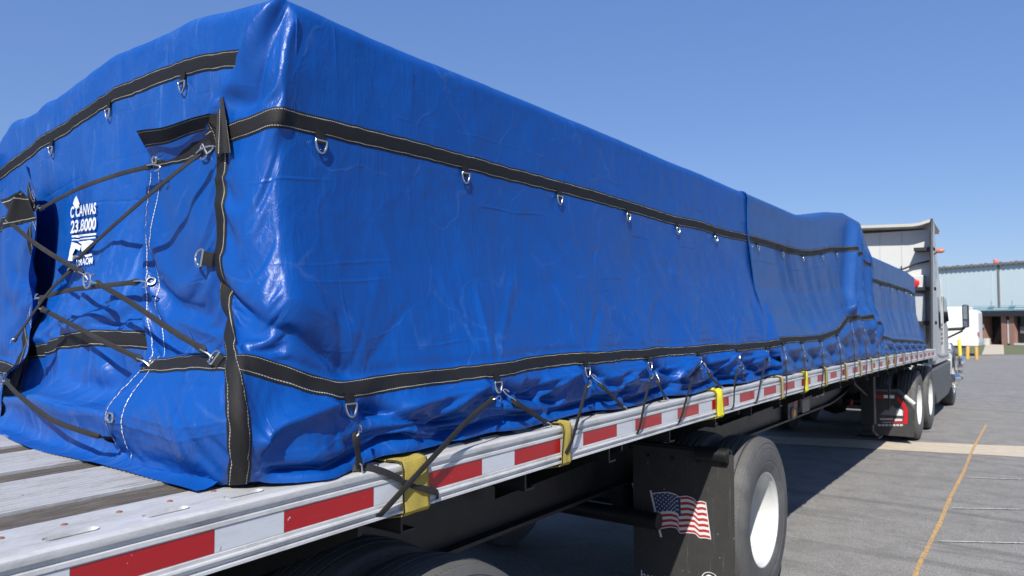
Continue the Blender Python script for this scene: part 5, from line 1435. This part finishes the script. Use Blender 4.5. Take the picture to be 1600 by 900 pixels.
def cabsec(xr, z0, z1, r, inset, xl=None):
    """rounded top cross section; sides lean in by inset at the top"""
    xl = xl if xl is not None else -2.6 - xr
    P = [(xr, z0), (xr, z0 + (z1 - z0) * .45), (xr - inset * .6, z1 - r)]
    for t in np.linspace(0, math.pi/2, 6): P.append((xr - inset - r + r * math.cos(t), z1 - r + r * math.sin(t)))
    for t in np.linspace(math.pi/2, math.pi, 6): P.append((xl + inset + r + r * math.cos(t), z1 - r + r * math.sin(t)))
    P += [(xl + inset * .6, z1 - r), (xl, z0 + (z1 - z0) * .45), (xl, z0)]
    return P
loft([(YB, cabsec(XR - .02, 1.22, 3.42, .10, .02)), (YB + .6, cabsec(XR - .02, 1.15, 3.40, .16, .05)), (YB + 1.1, cabsec(XR - .02, 1.12, 3.12, .20, .10)), (YB + 1.6, cabsec(XR - .02, 1.12, 2.70, .20, .16)),
      (YB + 2.0, cabsec(XR - .02, 1.12, 2.30, .18, .20)), (YB + 2.35, cabsec(XR - .05, 1.12, 1.80, .14, .16))], 'cab', M['cab_white'], tractor)
# roof fairing hood at the rear: overhanging lip, higher at the corners
V = []; n_ = 25
for y, dzv in ((YB - .30, 0), (YB + .9, -.05)):
    for th_ in (0, .05):
        for k in range(n_):
            a = k / (n_ - 1); x = XR - .01 + (XLf - XR + .02) * a; e_ = abs(a - .5) * 2
            z_ = 3.45 + .045 * (1 - e_) + .075 * max(0, e_ - .80) / .20 * (1 if y < YB else .3) + dzv
            V.append((x, y, z_ + th_))
F = []
def q4(a, b, c, d): F.append((a, b, c, d))
for k in range(n_ - 1):
    q4(k, k+1, n_+k+1, n_+k); q4(2*n_+k, 3*n_+k, 3*n_+k+1, 2*n_+k+1); q4(n_+k, n_+k+1, 3*n_+k+1, 3*n_+k); q4(k, 2*n_+k, 2*n_+k+1, k+1)
mb = MB(); mb.add(V, F); mb.build('roof_fairing', simple('cream_fairing', (.46, .44, .38), .5, 0, .1, 3), tractor, True)
for sgn, X_ in ((1, XR), (-1, XLf)):
    mb = MB(); poly = [(YB - .86, 1.10), (YB + .02, 1.10), (YB + .02, 3.50), (YB - .32, 3.56), (YB - .46, 3.30), (YB - .70, 2.0)]
    mb.prism(poly, 'X', X_ - .012 * sgn, X_ + .0); mb.build('side_extender', M['cab_grey'], tractor, bevel=.004)
    mb = MB(); mb.tube([(X_ - .006 * sgn, YB - .862, 1.10), (X_ - .006 * sgn, YB - .705, 2.0), (X_ - .006 * sgn, YB - .465, 3.30), (X_ - .006 * sgn, YB - .325, 3.565)], .022, 8); mb.build('rubber_edge', M['black_plastic'], tractor, True)
    for z_ in (3.05, 2.35, 1.75):
        mb = MB(); mb.box((min(X_, X_ - .30 * sgn), YB - .30, z_ - .03), (max(X_, X_ - .30 * sgn), YB - .005, z_ + .03)); mb.build('extender_bracket', M['black_plastic'], tractor)
# ribs and panel joints of the cab back
for x in (-.62, -.98, -1.38, -1.78, -2.1):
    mb = MB(); mb.box((x, YB - .006, 1.3), (x + .012, YB - .001, 3.40)); mb.build('panel_joint', M['cab_grey'], tractor)
mb = MB(); mb.tube([(-2.3, YB - .05, 2.72), (-1.5, YB - .06, 2.70), (-1.0, YB - .07, 2.74), (-.6, YB - .07, 2.72), (-.40, YB - .08, 2.80), (-.12, YB - .10, 2.86)], .016, 8); mb.tube([(-.62, YB - .06, 2.78), (-.60, YB - .10, 2.2), (-.58, YB - .12, 1.5)], .012, 6); mb.build('air_line', M['black_plastic'], tractor, True)
P = T(1429, 442, 'Y', YB - .18)
mb = MB(); mb.box((P[0] - .15, YB - .14, P[2] - .14), (P[0] + .15, YB - .012, P[2] + .14)); wk = mb.build('work_lamp', M['cab_white'], tractor, bevel=.02)
mb = MB(); mb.lathe([(0, .075), (-.03, .07), (-.04, .045), (-.042, .001)], (P[0], YB - .14, P[2]), 'Y', 24); mb.build('red_lens', M['red_lens'], wk, True)
mb = MB(); mb.box((P[0] - .16, YB - .20, 1.35), (P[0] + .16, YB - .012, P[2] - .18)); mb.build('air_tank_cabinet', M['cab_grey'], tractor, bevel=.02)
# side window, door, vent, mirror, antenna lamp
mb = MB(); mb.prism([(YB + .40, 2.22), (YB + .66, 2.16), (YB + .72, 1.78), (YB + .68, 1.62), (YB + .46, 1.66)], 'X', XR - .024, XR - .014); mb.build('sleeper_window', M['glass'], tractor)
mb = MB(); mb.prism([(YB + 1.25, 2.25), (YB + 1.75, 2.2), (YB + 2.15, 1.78), (YB + 1.25, 1.74)], 'X', XR - .05, XR - .012); mb.build('door_window', M['glass'], tractor)
mb = MB(); mb.box((XR - .03, YB + .10, 2.55), (XR - .012, YB + .32, 2.86)); mb.build('air_vent', M['cab_grey'], tractor)
for y in (YB + .9, YB + 1.15): 
    mb = MB(); mb.box((XR - .022, y, 1.16), (XR - .012, y + .012, 2.6)); mb.build('door_seam', M['cab_grey'], tractor)
Vt, Ft = text_mesh('III', .1)
mb = MB()
for k in range(5): mb.box((XR - .018, YB + .72, 1.70 - k * .085), (XR - .009, YB + .98, 1.735 - k * .085))
mb.build('door_decal', M['grey_plate'], tractor)
A_ = T(1503, 476, 'Y', 17.2); B_ = T(1514, 512, 'Y', 17.2)
mb = MB(); mb.box((A_[0], 17.16, B_[2]), (B_[0] + .0, 17.36, A_[2])); mr = mb.build('side_mirror', M['black_plastic'], tractor, bevel=.03)
mb = MB(); mb.box((A_[0] + .02, 17.150, B_[2] + .17), (B_[0] - .02, 17.158, A_[2] - .03)); mb.build('mirror_glass', simple('mirror_glass', (.30, .36, .38), .12, .6, .1), mr)
mb = MB(); mb.box((A_[0] + .02, 17.150, B_[2] + .02), (B_[0] - .02, 17.158, B_[2] + .14)); mb.build('convex_mirror_glass', M['chrome'], mr)
mb = MB(); C_ = T(1486, 515, 'Y', 17.2); mb.tube([(XR - .08, 17.25, C_[2]), (A_[0], 17.25, C_[2] + .02), (B_[0] - .05, 17.25, B_[2] + .05)], .032, 8); mb.tube([(XR - .08, 17.25, C_[2] - .18), (A_[0], 17.25, C_[2] - .02)], .02, 8); mb.build('mirror_arm', M['black_plastic'], tractor, True)
P = T(1467, 392, 'Y', YB - .2); mb = MB(); mb.tube([(XR, YB - .2, P[2] - .06), (P[0], YB - .2, P[2])], .014, 6); mb.build('marker_stalk', M['black_plastic'], tractor, True)
mb = MB(); mb.lathe([(-.07, .001), (-.06, .03), (-.03, .04), (.03, .04), (.06, .025), (.065, .001)], (P[0] + .02, YB - .2, P[2]), 'X', 16); mb.build('marker_lamp', simple('orange_lens', (.50, .15, .08), .4), tractor, True)
# hood, fender, bumper, tank fairing
loft([(17.05, cabsec(-.30, 1.0, 1.62, .12, .06)), (17.7, cabsec(-.34, .9, 1.56, .16, .08)), (18.6, cabsec(-.44, .8, 1.42, .2, .1)), (18.95, cabsec(-.55, .7, 1.2, .2, .1))], 'hood', M['cab_white'], tractor)
YW = 18.05
for sg in (1, -1):
    mb = MB(); V = []; n_ = 17; c0 = XR - .03 if sg == 1 else XLf + .03; wdt = .42
    for k in range(n_):
        t = math.radians(-8 + 196 * k / (n_ - 1)); 
        for (dx, rr) in ((0, .62), (-.03 * sg, .665), (-wdt * sg, .70), (-wdt * sg, .62)): V.append((c0 + dx, YW + rr * math.cos(t), .52 + rr * 1.04 * math.sin(t) + (.10 if rr > .63 else 0) * math.sin(t)))
    mb.add(V, [(i*4+j, i*4+(j+1) % 4, (i+1)*4+(j+1) % 4, (i+1)*4+j) for i in range(n_-1) for j in range(4)]); mb.build('fender', M['cab_white'], tractor, True)
    mb = MB(); x0, x1 = sorted((c0 + .0 * sg, c0 - .5 * sg)); mb.prism([(14.62, .95), (17.42, .98), (17.30, .42), (16.9, .32), (15.0, .30), (14.75, .5)], 'X', x0, x1); mb.build('tank_fairing', M['cab_dark'], tractor, bevel=.04)
    mb = MB(); x0, x1 = sorted((c0 - .01 * sg, c0 - .48 * sg)); mb.prism([(14.9, 1.0), (17.35, 1.0), (17.30, 1.16), (14.9, 1.22)], 'X', x0, x1); mb.build('cab_skirt', M['cab_white'] if sg == 1 else M['cab_white'], tractor, bevel=.02)
mb = MB(); mb.box((-2.5, 18.75, .35), (-.10, 19.0, .80)); mb.build('bumper', M['chrome'], tractor, bevel=.05)
mb = MB(); mb.tube([(-.05, 18.62, 1.02), (-.03, 18.62, .98), (-.03, 18.62, .82)], .07, 12); mb.build('headlight', M['chrome'], tractor, True)
mb = MB()
for k in range(4): mb.box((-.07, 18.30, .92 - k * .13), (.02, 18.36, .99 - k * .13))
mb.build('lug_cover', M['chrome'], tractor)
mb = MB(); mb.tube([(-.10, 17.18, .62), (-.02, 17.40, .62)], .09, 14); mb.build('tank_cap', M['chrome'], tractor, True)
# frame, fifth wheel, axles
for X_ in (-.87, -1.73):
    mb = MB(); mb.box((X_ - .04, 11.7, .72), (X_ + .04, 18.6, 1.0)); mb.build('frame_rail', M['black_steel'], tractor)
mb = MB(); mb.prism([(11.75, 1.0), (12.0, 1.10), (13.9, 1.13), (14.1, 1.02)], 'X', -1.75, -.85); mb.build('fifth_wheel', M['black_steel'], tractor)
mb = MB(); mb.box((-2.0, 14.2, .95), (-.18, 14.85, 1.02)); mb.build('catwalk_plate', M['cab_grey'], tractor)
for i, y in enumerate((12.56, 13.90)):
    for x, o_ in ((-.225, 1), (-.555, -1), (-2.375, -1), (-2.045, 1)): wheel(tractor, (x, y, WR), o_, .19 if abs(x + 1.3) > .9 else .13, tread=False)
    mb = MB(); mb.tube([(-2.3, y, WR), (-.3, y, WR)], .07, 12); mb.lathe([(-.2, .05), (-.15, .18), (0, .23), (.15, .18), (.2, .05)], (-1.3, y, WR), 'X', 20); mb.build('axle', M['black_steel'], tractor, True)
for x, o_ in ((-.26, 1), (-2.34, -1)): wheel(tractor, (x, YW, WR), o_, -.02, tread=False)
# tractor mud flaps with quarter bar, tape and mountain graphic
for sg in (1, -1):
    mx = (lambda x: x) if sg == 1 else (lambda x: -2.6 - x)
    Yf = 11.93; pts = [(1366, 612), (1402, 612), (1430, 641), (1428, 683), (1366, 679)]
    poly = [(mx(T(u_, v_, 'Y', Yf)[0]), T(u_, v_, 'Y', Yf)[2]) for u_, v_ in pts]
    mb = MB(); mb.prism(poly, 'Y', Yf, Yf + .012); f2 = mb.build('mud_flap', M['flap'], tractor)
    def fq(seq, m_, nm, off):
        mb = MB(); mb.add([(mx(T(u_, v_, 'Y', Yf)[0]), Yf - off, T(u_, v_, 'Y', Yf)[2]) for u_, v_ in seq], [tuple(range(len(seq)))]); mb.build(nm, m_, f2, fix=False)
    fq([(1364, 617), (1380, 617.2), (1380, 622), (1364, 621.5)], M['red_tape'], 'reflective_tape', .004)
    fq([(1381, 617.2), (1397.5, 617.5), (1397.5, 622.5), (1381, 622)], M['white_tape'], 'reflective_tape', .004)
    fq([(1400.5, 623), (1403.5, 620.5), (1415, 632.5), (1418, 640), (1418, 662), (1413, 662), (1412, 637)], M['red_tape'], 'reflective_tape', .004)
    fq([(1375, 648), (1384, 640), (1388, 642), (1394, 633), (1400, 639), (1403, 637), (1412, 642), (1411, 650)], M['grey_plate'], 'mountain_graphic', .004)
    fq([(1401, 642), (1405, 638.5), (1410, 641), (1410.5, 649.5), (1400, 649)], M['flag_white'], 'mountain_graphic', .006)
    fq([(1378, 653.5), (1417, 654.5), (1417, 663), (1396, 662)], simple('dim_red', (.22, .02, .025), .5), 'red_panel', .0035)
    for (u0, v0, u1, v1) in ((1375, 653, 1396, 656.5), (1398, 654, 1410, 658), (1379, 659, 1396, 661), (1372, 662.5, 1412, 666)):
        k = (u1 - u0) / 7
        for j in range(7): fq([(u0 + k*j, v0 + .2), (u0 + k*(j+.78), v0 + .3), (u0 + k*(j+.78), v1 - .3), (u0 + k*j, v1 - .4)], M['dim_letter'] if u0 < 1390 else M['flag_white'], 'small_print', .006)
    mb = MB(); a = T(1402, 609.5, 'Y', Yf - .02); b = T(1429, 631.5, 'Y', Yf - .02); c = Vector(a).lerp(Vector(b), .42)
    mb.tube([(mx(a[0]), a[1], a[2]), (mx(c[0]), c[1], c[2])], .026, 8); mb.tube([(mx(T(1364, 609, 'Y', Yf)[0]), Yf, T(1364, 609, 'Y', Yf)[2]), (mx(a[0]), a[1], a[2])], .022, 8); mb.build('quarter_fender_bar', M['cab_dark'], f2, True)
    mb = MB(); mb.tube([(mx(c[0]), c[1], c[2]), (mx(b[0]), b[1], b[2])], .028, 8); mb.build('quarter_fender_bar', M['cab_white'], f2, True)
P = T(1331.5, 629.5, 'X', -.85); V = []
for k in range(10):
    r_ = .062 if k % 2 == 0 else .026; t = math.pi/2 + k * math.pi/5; V.append((P[0], P[1] + r_ * 1.3 * math.cos(t), P[2] + r_ * math.sin(t)))
mb = MB(); n_ = len(V); mb.add(V + [(x - .02, y, z_) for x, y, z_ in V], [tuple(range(10)), tuple(range(10, 20))] + [(i, (i+1) % 10, 10+(i+1) % 10, 10+i) for i in range(10)]); mb.build('red_gladhand', simple('red_plastic', (.30, .04, .035), .5), tractor)

# ------------------------------------------------------------------ background
M['blue_metal'] = simple('pale_blue_cladding', (0.52, 0.63, 0.65), 0.6, 0, 0.04, 0.6, dirt=(0.48, 0.59, 0.61))
M['trim_grey'] = simple('weathered_gutter', (0.17, 0.165, 0.15), 0.7, 0, 0.3, 2)
M['teal_trim'] = simple('teal_trim', (0.22, 0.36, 0.40), 0.6, 0, 0.1, 2)
M['dark_trim'] = simple('black_fascia', (0.022, 0.022, 0.026), 0.5)
M['beige'] = simple('beige_unit', (0.52, 0.50, 0.40), 0.7, 0, 0.1, 2)
def brick_mat():
    m, nt, b = mat('red_brick'); o = tc(nt); br = N(nt, 'ShaderNodeTexBrick')
    br.inputs['Color1'].default_value = (.26, .085, .055, 1); br.inputs['Color2'].default_value = (.19, .062, .045, 1); br.inputs['Mortar'].default_value = (.30, .25, .22, 1)
    br.inputs['Scale'].default_value = 1; br.inputs['Mortar Size'].default_value = .012; br.inputs['Brick Width'].default_value = .22; br.inputs['Row Height'].default_value = .075
    mp = nt.nodes.new('ShaderNodeMapping'); mp.inputs['Rotation'].default_value = (math.radians(90), 0, 0); L(nt, o, mp.inputs[0]); L(nt, mp.outputs[0], br.inputs['Vector'])
    L(nt, br.outputs[0], b.inputs['Base Color']); b.inputs['Roughness'].default_value = .85; return m
M['brick'] = brick_mat()
WA, WB = onZ(1480, 417, 6.65), onZ(1600, 408, 6.65); wd = (WB - WA); wd.z = 0; wd.normalize(); wn = Vector((wd.y, -wd.x, 0))   # wn faces the camera
if wn.dot(CAM - WA) < 0: wn = -wn
def LB(mb, org, a0, a1, d0, d1, z0, z1, mi=0):
    """box in the building's frame: along the wall, out from it, up"""
    V = []
    for z_ in (z0, z1):
        for a, d in ((a0, d0), (a1, d0), (a1, d1), (a0, d1)): p = org + wd * a + wn * d; V.append((p.x, p.y, z_))
    mb.hexa(V, mi)
O = Vector((WA.x, WA.y, 0))
wh = thing('warehouse', 'long pale blue metal warehouse across the lot behind the tractor', 'building', O)
mb = MB(); LB(mb, O, -46, 60, -30, 0, 0, 6.5); mb.build('wall', M['blue_metal'], wh)
mb = MB(); LB(mb, O, -46.3, 60.3, -30.2, .25, 6.5, 6.62); mb.build('roof', M['trim_grey'], wh)
mb = MB()
for k in range(240): LB(mb, O, -46 + k * .44, -46 + k * .44 + .24, .10, .28, 6.46, 6.66 + .03 * (k % 3))
o = mb.build('corrugated_eave', M['trim_grey'], wh); o['kind'] = 'stuff'
a_seam = (onZ(1514, 430, 6.65) - O).dot(wd) * .985
for k in range(-7, 9):
    mb = MB(); LB(mb, O, a_seam + k * 6.4, a_seam + k * 6.4 + .12, .0, .09, 0, 6.5); mb.build('downpipe', M['trim_grey'] if k % 2 == 0 else M['teal_trim'], wh)
for k in range(-40, 52):
    if k % 4: continue
    mb = MB(); LB(mb, O, k * 1.05, k * 1.05 + .03, .0, .015, 0, 6.5); mb.build('panel_rib', M['blue_metal'], wh)
# low annex in front
def AW(u, v=538.5): # along coordinate for a pixel column on the annex front
    p = onZ(u, v, 0); return p
C0 = onZ(1560, 539, 0); dA = (C0 - O).dot(wn); OA = O + wn * dA
def al_(u):
    d = ray(u, 520); # intersect vertical plane through OA with normal wn
    t = (OA - CAM).dot(wn) / d.dot(wn); return (CAM + d * t - OA).dot(wd)
dist = (C0 - CAM).dot(fw)
def zz(v): return 1.80 + (499.8 - v) * dist / F_PX
ax = thing('annex', 'low brick entrance annex with dark doors in front of the blue warehouse', 'building', OA)
a_l, a_r = al_(1528), al_(1600) + 16
mb = MB(); LB(mb, OA, al_(1470) - 16, a_r, -dA + .1, -1.2, 0, zz(488)); mb.build('wall', M['dark_trim'], ax)
mb = MB(); LB(mb, OA, a_l, a_r, -1.3, .35, zz(494), zz(487)); mb.build('fascia', M['dark_trim'], ax)
mb = MB(); LB(mb, OA, al_(1470) - 16, a_r, -3.2, -3.0, zz(487), zz(479)); mb.build('parapet', M['blue_metal'], ax)
mb = MB(); LB(mb, OA, al_(1480), al_(1583), -2.98, -2.7, zz(484.5), zz(482)); mb.build('roof_pipe', M['teal_trim'], ax)
mb = MB(); LB(mb, OA, al_(1480), al_(1583), -2.98, -2.9, zz(477), zz(476.2))
mb.build('handrail', M['teal_trim'], ax)
for u_ in (1507, 1539, 1571, 1579):
    mb = MB(); LB(mb, OA, al_(u_) - .03, al_(u_) + .03, -3.0, -2.94, zz(487), zz(468)); LB(mb, OA, al_(u_) - .2, al_(u_) + .2, -3.0, -2.9, zz(479), zz(477)); mb.build('roof_post', M['teal_trim'], ax)
for u0, u1 in ((1529.5, 1536.5), (1565.5, 1573), (1578, 1585.5), (1618, 1626)):
    mb = MB(); LB(mb, OA, al_(u0), al_(u1), -1.3, .05, 0, zz(493.5)); mb.build('brick_pier', M['brick'], ax)
mb = MB(); LB(mb, OA, al_(1470) - 16, al_(1529.5), -1.3, 0, 0, zz(488)); mb.build('brick_wall', M['brick'], ax)
mb = MB(); LB(mb, OA, al_(1537), al_(1565), -1.15, -.9, 0, zz(494)); dr = mb.build('glass_door', M['glass'], ax)
mb = MB(); LB(mb, OA, al_(1552), al_(1564), -.9, -.86, .02, zz(497)); mb.build('door_leaf', simple('navy_door', (.012, .014, .035), .5), dr)
mb = MB(); LB(mb, OA, al_(1552), al_(1563), -.86, -.84, zz(499), zz(495)); mb.build('door_sign', M['grey_plate'], dr)
mb = MB(); LB(mb, OA, al_(1574.5), al_(1577), -.2, .02, zz(536), zz(500)); mb.build('downpipe', M['cab_white'], ax)
mb = MB(); LB(mb, OA, al_(1586), al_(1618), -.5, -.3, zz(535), zz(494)); wi = mb.build('window', M['glass'], ax)
mb = MB(); LB(mb, OA, al_(1585), al_(1618), -.3, .1, zz(538), zz(535)); mb.build('sill', M['cab_white'], wi)
for k in range(3):
    mb = MB(); LB(mb, OA, al_(1590) + k * .8, al_(1590) + k * .8 + .55, -.30, -.27, zz(520) - .1 * k, zz(510)); mb.build('blind', M['grey_plate'], wi)
mb = MB(); LB(mb, OA, al_(1585), al_(1600) + 2, -3.0, -1.4, zz(487), zz(471)); LB(mb, OA, al_(1587.5), al_(1600) + 2, -3.0, -1.8, zz(471), zz(468)); o = mb.build('roof_unit', M['beige'], ax)
mb = MB(); c = OA + wd * al_(1545) + wn * .3; mb.lathe([(0, .001), (0, .25), (.45, .29), (.47, .30), (.47, .001)], (c.x, c.y, 0.004), 'Z', 20); o = mb.build('waste_bin', M['cab_white'], None, True); tag(o, 'small white waste bin beside the dark entrance door', 'bin')
mb = MB(); c = OA + wd * al_(1537.5) + wn * .12; mb.box((c.x - .1, c.y - .1, 1.22), (c.x + .1, c.y + .1, 1.45)); o = mb.build('wall_lamp', M['grey_plate'], ax)
# lawn and path
def gquad(px, z_, name, m_):
    P = [onZ(*p) for p in px]; mb = MB(); mb.add([(p.x, p.y, z_) for p in P], [tuple(range(len(P)))]); o = mb.build(name, m_, fix=False); o['kind'] = 'structure'
    V = [v.co for v in o.data.vertices]; return o
gquad([(1450, 540.2), (1760, 537.5), (1760, 552), (1600, 553.4), (1500, 555.2), (1450, 556)], .012, 'lawn', M['grass'])
gquad([(1540, 539.0), (1568, 538.8), (1569, 554.2), (1534, 554.8)], .018, 'path', M['concrete'])
# flag and lamp on the warehouse roof
p = WA.lerp(WB, (1555.5 - 1480) / 120); mb = MB(); mb.tube([(p.x, p.y, 6.5), (p.x, p.y, 7.0)], .03, 6); V = []
ty = thing('roof_flag', 'small red flag on the warehouse roof edge', 'flag', (p.x, p.y, 6.6)); mb.build('pole', M['trim_grey'], ty, True)
mb = MB(); n_ = 8
V = [tuple(p + wd * (.03 + .06 * i) + wn * (.05 * math.sin(i)) + Vector((0, 0, .36 + z_ - .02 * i))) for i in range(n_) for z_ in (-.45, 0)]
mb.add(V, [(2*i, 2*i+2, 2*i+3, 2*i+1) for i in range(n_-1)]); fg = mb.build('cloth', simple('red_flag', (.8, .12, .10), .7), ty, True); so_ = fg.modifiers.new('t', 'SOLIDIFY'); so_.thickness = .01

# parked white truck in front of the annex
zt_ = 36.0
def at_depth(u, v, D): d = ray(u, v); return CAM + d * (D / d.dot(fw))
pr, pl = at_depth(1528, 540, zt_), at_depth(1440, 540, zt_ + 1.5)
td = (pr - pl); td.z = 0; LT = td.length; td.normalize(); tn = Vector((td.y, -td.x, 0)); tn = tn if tn.dot(CAM - pr) > 0 else -tn
trk = thing('box_truck', 'white box truck parked behind the yellow bollards', 'truck', (pr.x, pr.y, 0))
def TB(name, a0, a1, d0, d1, z0, z1, m_, par=None, bevel=.0):
    V = []
    for z_ in (z0, z1):
        for a, d in ((a0, d0), (a1, d0), (a1, d1), (a0, d1)): p = pr + td * a + tn * d; V.append((p.x, p.y, z_))
    mb = MB(); mb.hexa(V); return mb.build(name, m_, par if par is not None else trk, bevel=bevel)
M['van_white'] = simple('van_white', (.72, .72, .70), .4, 0, .05)
TB('cargo_box', -LT, -.35, -2.2, 0, .62, 2.46, M['van_white'], bevel=.06)
TB('cab_body', -.42, .04, -2.1, -.03, .50, 2.30, M['van_white'], bevel=.16)
TB('lower_panel', -LT, .02, -2.1, .03, .50, 1.0, M['van_white'], bevel=.05)
TB('body_seam', -LT, -.5, .0, .012, 1.32, 1.36, M['cab_grey'])
TB('rear_light', -.02, .045, -.3, -.05, .95, 1.2, M['pink_plate'])
for a_ in (-.75, -3.2):
    c = pr + td * a_ + tn * -.15; 
    mb = MB(); ang = math.atan2(tn.y, tn.x)
    mb.lathe([(-.11, .24), (-.11, .36), (-.08, .39), (.08, .39), (.11, .36), (.11, .24), (.06, .20), (.05, .001)], (0, 0, 0), 'X', 28)
    rot = Matrix.Rotation(ang, 4, 'Z'); mb.v = [tuple(rot @ Vector(v) + Vector((c.x, c.y, .39))) for v in mb.v]; mb.build('wheel', M['tyre'], trk, True)
# bollards
M['boll_y'] = simple('bollard_yellow', (.66, .52, .05), .6, 0, .15, 5); M['boll_o'] = simple('bollard_amber', (.50, .30, .07), .6, 0, .2, 5)
for u0, v0, vb, w_, mm, lab, tilt in ((1500, 530, 563, 5, 'boll_y', 'tallest bright yellow bollard, slightly tilted, nearest the tractor fender', -.05), (1511.5, 541, 561, 5.5, 'boll_o', 'amber bollard with peeling paint next to the tall yellow one', .06), (1526, 542, 561.5, 5, 'boll_o', 'amber bollard below the corner of the white box truck', 0)):
    b = onZ(u0 + (1 if tilt < 0 else 0), vb, 0); D = (b - CAM).dot(fw); r_ = w_ / 2 * D / F_PX; hh = (vb - v0) * D / F_PX
    mb = MB(); mb.lathe([(0, r_), (hh * .93, r_), (hh * .98, r_ * .8), (hh, r_ * .3), (hh, .001)], (0, 0, 0), 'Z', 18); mb.v = [(b.x + x + z_ * tilt * rt.x, b.y + y + z_ * tilt * rt.y, z_) for x, y, z_ in mb.v]
    o = mb.build('bollard', M[mm], None, True); tag(o, lab, 'bollard', 'bollards in front of the annex')
# far treeline and low sheds beyond, off to the left behind the trailer
